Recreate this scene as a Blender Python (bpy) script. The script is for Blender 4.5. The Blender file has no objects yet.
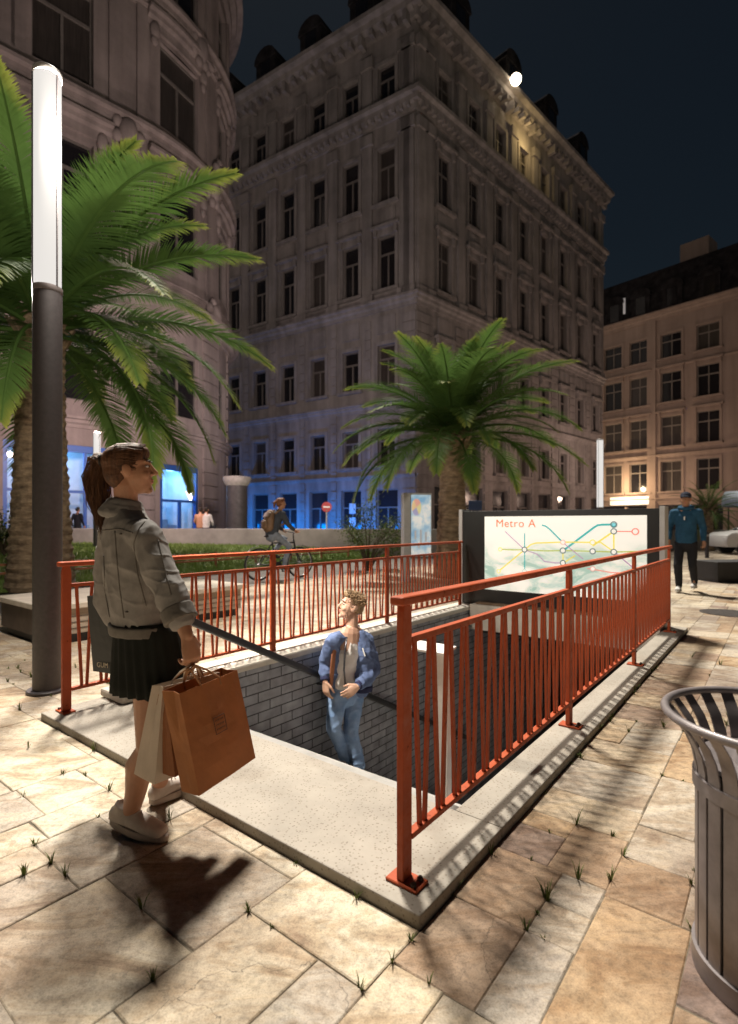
import bpy, bmesh, math, random
from mathutils import Vector, Matrix, noise
random.seed(11)
C = bpy.context.scene.collection
SC = bpy.context.scene
R = math.radians
V3 = Vector
F_PX, CX, HY, CAM_H = 531.0, 369.0, 524.0, 1.3

def at(px, py, Y):
    """the place seen at a pixel, Y metres in front of the camera"""
    return V3(((px - CX) / F_PX * Y, Y, CAM_H - (py - HY) / F_PX * Y))

def gr(px, py, z=0.0):
    return at(px, py, F_PX * (CAM_H - z) / (py - HY))

# ---------------------------------------------------------------- materials
def new_mat(name):
    m = bpy.data.materials.new(name); m.use_nodes = True
    nt = m.node_tree
    return m, nt, nt.nodes['Principled BSDF'], nt.nodes['Material Output']

def N(nt, t, **kw):
    n = nt.nodes.new(t)
    for k, v in kw.items():
        if k in n.inputs: n.inputs[k].default_value = v
        else: setattr(n, k, v)
    return n

def ramp(nt, stops, interp='LINEAR'):
    n = nt.nodes.new('ShaderNodeValToRGB'); cr = n.color_ramp; cr.interpolation = interp
    while len(cr.elements) < len(stops): cr.elements.new(0.5)
    for e, (p, c) in zip(cr.elements, stops):
        e.position = p
        e.color = (c, c, c, 1) if isinstance(c, (int, float)) else (*c, 1)
    return n

def mat(name, col, rough=0.6, metal=0.0, var=0.12, scale=6.0, bump=0.0, bscale=40.0, bdist=0.01, spec=0.5, emit=None, estr=0, col2=None, coat=0, stretch=None):
    """noise-mottled surface; col2 = second tone"""
    m, nt, b, out = new_mat(name); L = nt.links
    tc = N(nt, 'ShaderNodeTexCoord'); src = tc.outputs['Object']
    if stretch:
        mp = N(nt, 'ShaderNodeMapping'); mp.inputs['Scale'].default_value = stretch
        L.new(src, mp.inputs['Vector']); src = mp.outputs['Vector']
    nz = N(nt, 'ShaderNodeTexNoise', Scale=scale, Detail=6.0, Roughness=0.62)
    L.new(src, nz.inputs['Vector'])
    c2 = col2 or tuple(max(0, c * (1 - 2.2 * var)) for c in col)
    c1 = tuple(min(1, c * (1 + var)) for c in col) if not col2 else col
    rp = ramp(nt, [(0.3, c2), (0.7, c1)])
    L.new(nz.outputs['Fac'], rp.inputs['Fac']); L.new(rp.outputs['Color'], b.inputs['Base Color'])
    b.inputs['Roughness'].default_value = rough; b.inputs['Metallic'].default_value = metal
    b.inputs['Specular IOR Level'].default_value = spec
    if coat: b.inputs['Coat Weight'].default_value = coat
    if bump:
        n2 = N(nt, 'ShaderNodeTexNoise', Scale=bscale, Detail=4.0)
        L.new(src, n2.inputs['Vector'])
        bp = N(nt, 'ShaderNodeBump', Strength=bump, Distance=bdist)
        L.new(n2.outputs['Fac'], bp.inputs['Height']); L.new(bp.outputs['Normal'], b.inputs['Normal'])
    if emit:
        b.inputs['Emission Color'].default_value = (*emit, 1); b.inputs['Emission Strength'].default_value = estr
    return m

def glow(name, col, strength):
    m, nt, b, out = new_mat(name)
    b.inputs['Base Color'].default_value = (0.8, 0.8, 0.8, 1)
    b.inputs['Emission Color'].default_value = (*col, 1); b.inputs['Emission Strength'].default_value = strength
    return m

# ---------------------------------------------------------------- mesh builder
class MB:
    def __init__(s): s.v = []; s.f = []
    def add(s, vs, fs):
        o = len(s.v); s.v += [tuple(v) for v in vs]; s.f += [tuple(i + o for i in f) for f in fs]
    def hexa(s, p):      # 4 bottom (ccw from above), 4 top
        s.add(p, [(3, 2, 1, 0), (4, 5, 6, 7), (0, 1, 5, 4), (1, 2, 6, 5), (2, 3, 7, 6), (3, 0, 4, 7)])
    def box(s, x0, x1, y0, y1, z0, z1):
        s.hexa([(x0, y0, z0), (x1, y0, z0), (x1, y1, z0), (x0, y1, z0), (x0, y0, z1), (x1, y0, z1), (x1, y1, z1), (x0, y1, z1)])
    def bar(s, a, b, w, h, up=(0, 0, 1)):
        a, b = V3(a), V3(b); t = (b - a).normalized(); up = V3(up)
        x = t.cross(up)
        if x.length < 1e-4: x = t.cross(V3((1, 0, 0)))
        x.normalize(); y = x.cross(t); x = x * (w / 2); y = y * (h / 2)
        s.add([a - x - y, a + x - y, a + x + y, a - x + y, b - x - y, b + x - y, b + x + y, b - x + y],
              [(0, 1, 2, 3), (7, 6, 5, 4), (0, 4, 5, 1), (1, 5, 6, 2), (2, 6, 7, 3), (3, 7, 4, 0)])
    def rings(s, rs, cap=True, close=False):
        o = len(s.v); n = len(rs[0])
        for r in rs: s.v += [tuple(p) for p in r]
        k = len(rs)
        for i in range(k if close else k - 1):
            a = o + i * n; b = o + ((i + 1) % k) * n
            for j in range(n):
                j2 = (j + 1) % n
                s.f.append((a + j, a + j2, b + j2, b + j))
        if cap and not close:
            s.f.append(tuple(o + n - 1 - j for j in range(n)))
            s.f.append(tuple(o + (k - 1) * n + j for j in range(n)))
    def tube(s, pts, r, n=8, closed=False, flat=1.0, side=None):
        pts = [V3(p) for p in pts]; k = len(pts)
        rr = r if isinstance(r, (list, tuple)) else [r] * k
        rs = []; ax = None
        for i, p in enumerate(pts):
            if closed: t = pts[(i + 1) % k] - pts[i - 1]
            else: t = pts[min(i + 1, k - 1)] - pts[max(i - 1, 0)]
            t.normalize()
            if ax is None:
                ref = V3(side) if side else (V3((0, 0, 1)) if abs(t.z) < 0.9 else V3((1, 0, 0)))
                ax = ref - t * ref.dot(t); ax.normalize()
            else:
                ax = ax - t * ax.dot(t); ax.normalize()
            bx = t.cross(ax)
            rs.append([p + (ax * math.cos(2 * math.pi * j / n) + bx * (math.sin(2 * math.pi * j / n) * flat)) * rr[i] for j in range(n)])
        s.rings(rs, True, closed)
    def lathe(s, prof, n=32, c=(0, 0, 0), cap=True, close=False):
        rs = [[(c[0] + r * math.cos(2 * math.pi * j / n), c[1] + r * math.sin(2 * math.pi * j / n), c[2] + z) for j in range(n)] for r, z in prof]
        s.rings(rs, cap, close)
    def loft(s, pts, radii, side=(0, 0, 1), n=16, round_ends=True):
        """closed body of elliptical rings; radii (a along side, b across) per point"""
        pts = [V3(p) for p in pts]; k = len(pts); side = V3(side)
        rad = [(r, r) if not isinstance(r, (tuple, list)) else r for r in radii]
        rs = []
        for i, p in enumerate(pts):
            t = (pts[min(i + 1, k - 1)] - pts[max(i - 1, 0)]).normalized()
            a = side - t * side.dot(t)
            if a.length < 1e-3: a = V3((1, 0, 0)) - t * t.x
            a.normalize(); b = t.cross(a)
            def ring(off, sc): return [p + t * off + (a * (math.cos(2 * math.pi * j / n) * rad[i][0]) + b * (math.sin(2 * math.pi * j / n) * rad[i][1])) * sc for j in range(n)]
            m = min(rad[i])
            if i == 0 and round_ends: rs += [ring(-0.95 * m, 0.25), ring(-0.6 * m, 0.78)]
            rs.append(ring(0, 1))
            if i == k - 1 and round_ends: rs += [ring(0.6 * m, 0.78), ring(0.95 * m, 0.25)]
        s.rings(rs)
    def ell(s, c, rx, ry, rz, f=(1, 0, 0), u=(0, 0, 1), nu=18, nv=10):
        c = V3(c); f = V3(f).normalized(); u = V3(u); u = (u - f * u.dot(f)).normalized(); sd = u.cross(f)
        rs = []
        for i in range(nv + 1):
            th = math.pi * (i + 0.02) / (nv + 0.04) - math.pi / 2
            cz, cr = math.sin(th), max(math.cos(th), 0.02)
            rs.append([c + f * (rx * cr * math.cos(2 * math.pi * j / nu)) + sd * (ry * cr * math.sin(2 * math.pi * j / nu)) + u * (rz * cz) for j in range(nu)])
        s.rings(rs)
    def mesh(s, name, m=None, smooth=False):
        me = bpy.data.meshes.new(name); me.from_pydata([tuple(v) for v in s.v], [], s.f); me.update()
        if m: me.materials.append(m)
        if smooth: me.polygons.foreach_set('use_smooth', [True] * len(me.polygons))
        return me
    def build(s, name, m=None, parent=None, smooth=False, bevel=0.0, seg=2, fix=True, loc=None, auto=None):
        me = s.mesh(name, m, smooth)
        if fix:
            bm = bmesh.new(); bm.from_mesh(me); bmesh.ops.recalc_face_normals(bm, faces=bm.faces); bm.to_mesh(me); bm.free()
        o = link(name, me, parent)
        if bevel:
            md = o.modifiers.new('bevel', 'BEVEL'); md.width = bevel; md.segments = seg; md.limit_method = 'ANGLE'; md.angle_limit = R(40)
        if loc: o.location = loc
        if auto:
            me.polygons.foreach_set('use_smooth', [True] * len(me.polygons))
            try: me.set_sharp_from_angle(angle=R(auto))
            except Exception: pass
        return o

def link(name, me, parent=None):
    o = bpy.data.objects.new(name, me); C.objects.link(o)
    if parent is not None: o.parent = parent
    return o

def thing(name, label, cat, loc=(0, 0, 0), rz=0.0, group=None, kind=None, scale=1.0):
    o = bpy.data.objects.new(name, None); C.objects.link(o); o.empty_display_size = 0.2
    o.location = loc; o.rotation_euler = (0, 0, rz); o.scale = (scale,) * 3
    return tag(o, label, cat, group, kind)

def tag(o, label=None, cat=None, group=None, kind=None):
    if label: o['label'] = label
    if cat: o['category'] = cat
    if group: o['group'] = group
    if kind: o['kind'] = kind
    return o

def dup(o, parent=None, name=None):
    c = o.copy(); C.objects.link(c)
    if parent is not None: c.parent = parent
    for ch in [x for x in C.objects if x.parent == o]: dup(ch, c)
    return c

def blob(name, mb, voxel, m, parent=None, smooth=4, fold=None):
    """weld overlapping closed shapes into ONE continuous skin; fold(co, no) -> offset along the normal"""
    me = mb.mesh(name + '_raw'); bm = bmesh.new(); bm.from_mesh(me); bmesh.ops.recalc_face_normals(bm, faces=bm.faces); bm.to_mesh(me); bm.free()
    o = bpy.data.objects.new(name + '_raw', me); C.objects.link(o)
    md = o.modifiers.new('r', 'REMESH'); md.mode = 'VOXEL'; md.voxel_size = voxel; md.adaptivity = 0
    if smooth:
        ms = o.modifiers.new('s', 'SMOOTH'); ms.factor = 0.5; ms.iterations = smooth
    dg = bpy.context.evaluated_depsgraph_get()
    me2 = bpy.data.meshes.new_from_object(o.evaluated_get(dg))
    bpy.data.objects.remove(o); bpy.data.meshes.remove(me)
    me2.name = name; me2.materials.clear(); me2.materials.append(m)
    if fold:
        cs = [v.co + v.normal * fold(v.co, v.normal) for v in me2.vertices]
        for v, c in zip(me2.vertices, cs): v.co = c
        me2.update()
    me2.polygons.foreach_set('use_smooth', [True] * len(me2.polygons))
    return link(name, me2, parent)

def text_mesh(s, size):
    cu = bpy.data.curves.new('t', 'FONT'); cu.body = s; cu.size = size; cu.extrude = 0.0008; cu.space_character = 1.08
    o = bpy.data.objects.new('t', cu); C.objects.link(o)
    dg = bpy.context.evaluated_depsgraph_get()
    me = bpy.data.meshes.new_from_object(o.evaluated_get(dg))
    bpy.data.objects.remove(o); bpy.data.curves.remove(cu)
    return me
# ---------------------------------------------------------------- camera, sky, sun
SUN_EL = 61.5
SUN_H = V3((-0.22, 0.975, 0)).normalized()
SUN_DIR = V3((SUN_H.x * math.cos(R(SUN_EL)), SUN_H.y * math.cos(R(SUN_EL)), math.sin(R(SUN_EL))))
cam = bpy.data.cameras.new('camera'); cam.sensor_width = 36; cam.sensor_fit = 'AUTO'; cam.lens = F_PX / 1024 * 36
cam.shift_y = (HY - 512) / 1024; cam.clip_start = 0.05; cam.clip_end = 2000
cam.dof.use_dof = True; cam.dof.focus_distance = 2.7; cam.dof.aperture_fstop = 2.2
co = bpy.data.objects.new('camera', cam); C.objects.link(co); co.location = (0, 0, CAM_H); co.rotation_euler = (R(90), 0, 0)
SC.camera = co
w = bpy.data.worlds.new('World'); SC.world = w; w.use_nodes = True
wn = w.node_tree; bg = wn.nodes['Background']
sky = wn.nodes.new('ShaderNodeTexSky'); sky.sky_type = 'NISHITA'; sky.sun_disc = False
sky.sun_elevation = R(SUN_EL); sky.sun_rotation = math.atan2(SUN_H.x, SUN_H.y)
sky.air_density = 1.0; sky.dust_density = 0.4; sky.ozone_density = 1.0
tint = N(wn, 'ShaderNodeMix', data_type='RGBA', blend_type='MULTIPLY'); tint.inputs['Factor'].default_value = 1.0; tint.inputs['B'].default_value = (0.95, 1.0, 0.88, 1)
wn.links.new(sky.outputs['Color'], tint.inputs['A']); wn.links.new(tint.outputs['Result'], bg.inputs['Color']); bg.inputs['Strength'].default_value = 0.0021
sl = bpy.data.lights.new('moon_sun', 'SUN'); sl.energy = 4.1; sl.angle = R(6.5); sl.color = (1.0, 0.93, 0.82)
so = bpy.data.objects.new('moon_sun', sl); C.objects.link(so); so.rotation_euler = (-SUN_DIR).to_track_quat('-Z', 'Y').to_euler()
SC.view_settings.view_transform = 'Standard'; SC.view_settings.look = 'None'; SC.view_settings.exposure = 0.7; SC.view_settings.gamma = 1.0
SC.cycles.max_bounces = 6; SC.cycles.diffuse_bounces = 4; SC.cycles.sample_clamp_indirect = 6.0

def lamp(name, loc, energy, col, radius=0.2, kind='POINT', rot=None, size=1.0, spot=None):
    l = bpy.data.lights.new(name, kind); l.energy = energy; l.color = col
    if kind == 'AREA': l.size = size
    else: l.shadow_soft_size = radius
    if spot: l.spot_size = spot; l.spot_blend = 0.8
    o = bpy.data.objects.new(name, l); C.objects.link(o); o.location = loc
    if rot: o.rotation_euler = rot
    return o

# ---------------------------------------------------------------- stair frame: u along the stairs, v across to the left
P0 = V3((0.163, 1.70, 0)); U = V3((0.6157, 0.788, 0)).normalized(); Vv = V3((-U.y, U.x, 0)); ANG = math.atan2(U.y, U.x)
def W(u, v, z=0.0): return P0 + U * u + Vv * v + V3((0, 0, z))
def uv_of(p):
    d = V3((p[0] - P0.x, p[1] - P0.y, 0)); return d.dot(U), d.dot(Vv)
H0, H1, HV0, HV1 = 0.3, 5.9, 0.12, 2.80      # hole of the stairwell

# ---------------------------------------------------------------- ground
def frame_sheet(mb, z, u0, u1, v0, v1):
    for a, b, c, d in ((u0, H0, v0, v1), (H1, u1, v0, v1), (H0, H1, v0, HV0), (H0, H1, HV1, v1)):
        mb.add([W(a, c, z), W(b, c, z), W(b, d, z), W(a, d, z)], [(0, 1, 2, 3)])
m_asphalt = mat('asphalt', (0.055, 0.052, 0.05), 0.85, var=0.25, scale=3, bump=0.3, bscale=90)
m_dirt = mat('joint_dirt', (0.17, 0.14, 0.10), 0.95, var=0.3, scale=20)
g = MB(); frame_sheet(g, -0.03, -400, 400, -400, 400); tag(g.build('ground', m_asphalt, fix=False), kind='structure')
g = MB(); frame_sheet(g, -0.0045, -9, 30, -24, 7.9); tag(g.build('paving_bed', m_dirt, fix=False), kind='structure')

def paver_material():
    m, nt, b, out = new_mat('stone_pavers'); L = nt.links
    geo = N(nt, 'ShaderNodeNewGeometry')
    at_ = N(nt, 'ShaderNodeAttribute'); at_.attribute_name = 'tone'
    rnd = geo.outputs['Random Per Island']
    # every paver cut from its own block
    cmb = N(nt, 'ShaderNodeCombineXYZ'); mul = N(nt, 'ShaderNodeMath', operation='MULTIPLY'); mul.inputs[1].default_value = 71.0
    L.new(rnd, mul.inputs[0]); L.new(mul.outputs[0], cmb.inputs['X']); L.new(mul.outputs[0], cmb.inputs['Z'])
    add = N(nt, 'ShaderNodeVectorMath', operation='ADD'); L.new(geo.outputs['Position'], add.inputs[0]); L.new(cmb.outputs[0], add.inputs[1])
    base = ramp(nt, [(0.0, (0.52, 0.48, 0.39)), (0.25, (0.54, 0.485, 0.375)), (0.45, (0.43, 0.395, 0.34)), (0.60, (0.51, 0.44, 0.33)), (0.8, (0.44, 0.325, 0.20)), (1.0, (0.27, 0.21, 0.185))])
    L.new(at_.outputs['Fac'], base.inputs['Fac'])
    # cleft layers
    mp = N(nt, 'ShaderNodeMapping'); mp.inputs['Scale'].default_value = (1.0, 2.6, 1.0); mp.inputs['Rotation'].default_value = (0, 0, ANG)
    L.new(add.outputs[0], mp.inputs['Vector'])
    n1 = N(nt, 'ShaderNodeTexNoise', Scale=2.6, Detail=9.0, Roughness=0.68, Distortion=0.9); L.new(mp.outputs[0], n1.inputs['Vector'])
    r1 = ramp(nt, [(0.28, (0.42, 0.31, 0.25)), (0.42, (0.80, 0.70, 0.60)), (0.54, (1.05, 1.02, 1.0)), (0.75, (1.22, 1.10, 0.92))]); L.new(n1.outputs['Fac'], r1.inputs['Fac'])
    mx = N(nt, 'ShaderNodeMix', data_type='RGBA', blend_type='MULTIPLY'); mx.inputs['Factor'].default_value = 1.0
    L.new(base.outputs['Color'], mx.inputs['A']); L.new(r1.outputs['Color'], mx.inputs['B'])
    n2 = N(nt, 'ShaderNodeTexNoise', Scale=34.0, Detail=7.0, Roughness=0.7); L.new(add.outputs[0], n2.inputs['Vector'])
    r2 = ramp(nt, [(0.30, 0.50), (0.52, 1.0), (0.75, 1.15)]); L.new(n2.outputs['Fac'], r2.inputs['Fac'])
    mx2 = N(nt, 'ShaderNodeMix', data_type='RGBA', blend_type='MULTIPLY'); mx2.inputs['Factor'].default_value = 0.8
    L.new(mx.outputs['Result'], mx2.inputs['A']); L.new(r2.outputs['Color'], mx2.inputs['B'])
    # hairline cracks on some stones
    wv = N(nt, 'ShaderNodeTexNoise', Scale=5.0, Detail=5.0); L.new(add.outputs[0], wv.inputs['Vector'])
    vm = N(nt, 'ShaderNodeVectorMath', operation='MULTIPLY_ADD'); vm.inputs[1].default_value = (0.35, 0.35, 0.35)
    L.new(wv.outputs['Color'], vm.inputs[0]); L.new(add.outputs[0], vm.inputs[2])
    vo = N(nt, 'ShaderNodeTexVoronoi', feature='DISTANCE_TO_EDGE', Scale=1.5); L.new(vm.outputs[0], vo.inputs['Vector'])
    cr = ramp(nt, [(0.0, 0.4), (0.004, 1.0)]); L.new(vo.outputs['Distance'], cr.inputs['Fac'])
    gt = N(nt, 'ShaderNodeMath', operation='GREATER_THAN'); gt.inputs[1].default_value = 0.8
    fr = N(nt, 'ShaderNodeMath', operation='FRACT'); mu2 = N(nt, 'ShaderNodeMath', operation='MULTIPLY'); mu2.inputs[1].default_value = 13.7
    L.new(rnd, mu2.inputs[0]); L.new(mu2.outputs[0], fr.inputs[0]); L.new(fr.outputs[0], gt.inputs[0])
    mx3 = N(nt, 'ShaderNodeMix', data_type='RGBA', blend_type='MULTIPLY'); L.new(gt.outputs[0], mx3.inputs['Factor'])
    L.new(mx2.outputs['Result'], mx3.inputs['A']); L.new(cr.outputs['Color'], mx3.inputs['B'])
    # grime patches across the square
    n4 = N(nt, 'ShaderNodeTexNoise', Scale=0.9, Detail=5.0, Roughness=0.6); L.new(geo.outputs['Position'], n4.inputs['Vector'])
    r4 = ramp(nt, [(0.38, (0.38, 0.29, 0.25)), (0.55, (1, 1, 1))]); L.new(n4.outputs['Fac'], r4.inputs['Fac'])
    mx4 = N(nt, 'ShaderNodeMix', data_type='RGBA', blend_type='MULTIPLY'); mx4.inputs['Factor'].default_value = 0.7
    L.new(mx3.outputs['Result'], mx4.inputs['A']); L.new(r4.outputs['Color'], mx4.inputs['B'])
    n5 = N(nt, 'ShaderNodeTexNoise', Scale=190.0, Detail=4.0, Roughness=0.75); L.new(add.outputs[0], n5.inputs['Vector'])
    r5 = ramp(nt, [(0.34, 0.55), (0.5, 1.0), (0.68, 1.18)]); L.new(n5.outputs['Fac'], r5.inputs['Fac'])
    vo2 = N(nt, 'ShaderNodeTexVoronoi', Scale=26.0); L.new(geo.outputs['Position'], vo2.inputs['Vector'])
    r6 = ramp(nt, [(0.0, 0.35), (0.05, 0.55), (0.075, 1.0)]); L.new(vo2.outputs['Distance'], r6.inputs['Fac'])
    mx5 = N(nt, 'ShaderNodeMix', data_type='RGBA', blend_type='MULTIPLY'); mx5.inputs['Factor'].default_value = 0.75
    L.new(mx4.outputs['Result'], mx5.inputs['A']); L.new(r5.outputs['Color'], mx5.inputs['B'])
    mx6 = N(nt, 'ShaderNodeMix', data_type='RGBA', blend_type='MULTIPLY'); mx6.inputs['Factor'].default_value = 0.6
    L.new(mx5.outputs['Result'], mx6.inputs['A']); L.new(r6.outputs['Color'], mx6.inputs['B'])
    L.new(mx6.outputs['Result'], b.inputs['Base Color'])
    b.inputs['Roughness'].default_value = 0.72; b.inputs['Specular IOR Level'].default_value = 0.35
    ad = N(nt, 'ShaderNodeMath', operation='MULTIPLY_ADD'); ad.inputs[1].default_value = 0.35; L.new(n2.outputs['Fac'], ad.inputs[0]); L.new(n1.outputs['Fac'], ad.inputs[2])
    bp = N(nt, 'ShaderNodeBump', Strength=0.55, Distance=0.018); L.new(ad.outputs[0], bp.inputs['Height']); L.new(bp.outputs['Normal'], b.inputs['Normal'])
    return m

pv = MB(); tones = []; corners = []
rp_ = random.Random(5)
def paver(u0, u1, v0, v1):
    um, vm = (u0 + u1) / 2, (v0 + v1) / 2
    if u1 > 0.02 and u0 < 6.05 and v1 > 0.02 and v0 < 2.98:       # under the stone rim
        if u0 > -0.02 and u1 < 6.1 and v0 > -0.02 and v1 < 3.03: return
        if u0 < 0.0: u1 = min(u1, -0.004)
        elif u1 > 6.02 and u0 > 5.4: u0 = max(u0, 6.05)
        elif v0 < 0: v1 = min(v1, -0.004)
        else: v0 = max(v0, 3.02)
        if u1 - u0 < 0.04 or v1 - v0 < 0.04: return
    p = W(um, vm)
    if p.y < -11 or abs(p.x) > max(p.y, 0) * 1.1 + 5 + (4 if p.y < 3 else 0): return
    gp = 0.0016; z = rp_.uniform(-0.002, 0.0015)
    j = lambda: rp_.uniform(-0.0035, 0.0035)
    a = [(u0 + gp + j(), v0 + gp + j()), (u1 - gp + j(), v0 + gp + j()), (u1 - gp + j(), v1 - gp + j()), (u0 + gp + j(), v1 - gp + j())]
    tl = [rp_.uniform(-0.0015, 0.0015) for _ in range(4)]
    i = 0.004
    sh = [(i, i), (-i, i), (-i, -i), (i, -i)]
    vs = [W(x, y, -0.010) for x, y in a] + [W(x, y, z + t - 0.003) for (x, y), t in zip(a, tl)] + [W(x + q[0], y + q[1], z + t) for (x, y), t, q in zip(a, tl, sh)]
    pv.add(vs, [(8, 9, 10, 11)] + [(k, (k + 1) % 4, 4 + (k + 1) % 4, 4 + k) for k in range(4)] + [(4 + k, 4 + (k + 1) % 4, 8 + (k + 1) % 4, 8 + k) for k in range(4)])
    warm = 0.36 if (vm < 0 and um > 0) else 0.0
    t = rp_.random() ** 1.2 * (0.66 if not warm else 0.64) + warm
    tones.extend([min(t, 1)] * 9)
    corners.append((u1, v1, u0, v0))
vcur = -22.0
cuts = []
while vcur < 7.85:
    wd = rp_.choice((0.42, 0.50, 0.56)); v1 = min(vcur + wd, 7.9)
    for fix in (0.0, 3.02):
        if vcur < fix - 0.1 and v1 > fix - 0.12: v1 = fix
    ucur = -9 + rp_.random() * 0.6
    while ucur < 30:
        ln = rp_.choice((0.26, 0.34, 0.42)); u1 = ucur + ln
        if v1 - vcur > 0.3 and rp_.random() < 0.68:
            ln = rp_.choice((0.36, 0.46, 0.56, 0.66)); u1 = ucur + ln
            vm = vcur + (v1 - vcur) * rp_.choice((0.36, 0.44, 0.5, 0.58, 0.64))
            for a, b in ((vcur, vm), (vm, v1)):
                if rp_.random() < 0.45: um = ucur + ln * rp_.choice((0.38, 0.5, 0.62)); paver(ucur, um, a, b); paver(um, u1, a, b)
                else: paver(ucur, u1, a, b)
        else: paver(ucur, u1, vcur, v1)
        ucur = u1
    vcur = v1
pav = pv.build('pavement', paver_material(), fix=False)
a_ = pav.data.attributes.new('tone', 'FLOAT', 'FACE'); a_.data.foreach_set('value', tones)
tag(pav, kind='structure')

# asphalt path beyond the bench
g = MB(); g.add([W(-10, 7.9, -0.01), W(40, 7.9, -0.01), W(40, 10.6, -0.01), W(-10, 10.6, -0.01)], [(0, 1, 2, 3)])
tag(g.build('path', mat('path_asphalt', (0.13, 0.115, 0.10), 0.9, var=0.2, scale=4, bump=0.3, bscale=80), fix=False), kind='structure')
k = MB()
for i in range(50): k.box(-10 + i, -9.006 + i, 7.86, 7.97, -0.03, 0.012)
o = k.build('kerb_strip', mat('kerb_stone', (0.30, 0.28, 0.24), 0.85, var=0.15, scale=5)); o.location = P0; o.rotation_euler = (0, 0, ANG); tag(o, kind='structure')

# ---------------------------------------------------------------- lawn rising gently to the low wall
def lawn_h(u, v): return 0.50 * (1 - math.exp(-max(0, v - 10.6) / 2.6))
def lawn_z(p):
    u, v = uv_of(p); return lawn_h(u, v)
lw = MB(); nu, nv = 60, 40
for i in range(nu + 1):
    for jx in range(nv + 1):
        u = -6 + 22 * i / nu; v = 10.6 + 17 * (jx / nv) ** 1.6
        p = W(u, v); lw.v.append((p.x, p.y, lawn_h(u, v) + 0.01 + 0.03 * noise.noise(p * 0.8) * min(1, (v - 10.6))))
for i in range(nu):
    for jx in range(nv):
        a = i * (nv + 1) + jx; lw.f.append((a, a + nv + 1, a + nv + 2, a + 1))
m_lawn = mat('lawn_soil', (0.13, 0.18, 0.045), 0.95, var=0.3, scale=2.0, col2=(0.08, 0.12, 0.03), bump=0.6, bscale=60, bdist=0.03)
tag(lw.build('lawn', m_lawn, smooth=True, fix=False), kind='structure')
gm = MB(); rg = random.Random(3)
for _ in range(52000):
    u = rg.uniform(-2, 15); v = 10.65 + 11.5 * rg.random() ** 1.7
    p = W(u, v, 0); p.z = lawn_h(u, v)
    if abs(p.x) > p.y * 0.75: continue
    h = rg.uniform(0.05, 0.13); a = rg.uniform(0, 6.28); wd = rg.uniform(0.008, 0.02)
    d = V3((math.cos(a), math.sin(a), 0)); tip = p + V3((rg.uniform(-1, 1) * 0.05, rg.uniform(-1, 1) * 0.05, h))
    gm.add([p - d * wd, p + d * wd, tip], [(0, 1, 2)])
m_grass = mat('grass_blades', (0.17, 0.25, 0.05), 0.8, var=0.2, scale=1.2, col2=(0.10, 0.16, 0.03))
o = gm.build('grass', m_grass, fix=False); tag(o, 'short green lawn grass behind the orange edging rail', 'grass', kind='stuff')

# ---------------------------------------------------------------- weeds in the paving joints
m_weed = mat('weed_leaf', (0.13, 0.17, 0.03), 0.8, var=0.3, scale=30)
wp = []
rw = random.Random(21)
near = []
for (u1, v1, u0, v0) in corners:
    for (a, b) in ((u1, v1), (u0 + (u1 - u0) * rw.random(), v1), (u1, v0 + (v1 - v0) * rw.random())):
        p = W(a, b)
        if 1.45 < p.y < 5.2 and abs(p.x) < p.y * 0.72 and not (-0.12 < a < 6.1 and -0.0 < b < 3.05): near.append(p)
rw.shuffle(near)
for uu in (0.5, 1.1, 1.5, 2.3, 3.0, 3.9): wp.append(W(uu, -0.015))
for vv in (0.25, 0.55, 2.2): wp.append(W(-0.015, vv))
wp += near[:110]
for p in wp:
    mb = MB(); hmax = rw.choice((0.02, 0.03, 0.04, 0.05, 0.07))
    for _ in range(rw.randint(7, 16)):
        a = rw.uniform(0, 6.28); d = V3((math.cos(a), math.sin(a), 0)); h = hmax * rw.uniform(0.5, 1); ln = rw.uniform(0.2, 0.8) * h; wd = 0.0022
        s = V3((-d.y, d.x, 0)); q = d * rw.uniform(0, 0.008)
        mb.add([q - s * wd, q + s * wd, q + d * ln * 0.4 + V3((0, 0, h * 0.65)) + s * wd * 0.8, q + d * ln * 0.4 + V3((0, 0, h * 0.65)) - s * wd * 0.8, q + d * ln + V3((0, 0, h))], [(0, 1, 2, 3), (3, 2, 4)])
    o = mb.build('weed_tuft', m_weed, fix=False); o.location = (p.x, p.y, -0.006); o.rotation_euler = (0, 0, rw.random() * 6)
    tag(o, 'small green weed tuft sprouting from a joint of the stone paving', 'weed', 'weeds in the paving joints')
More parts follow.
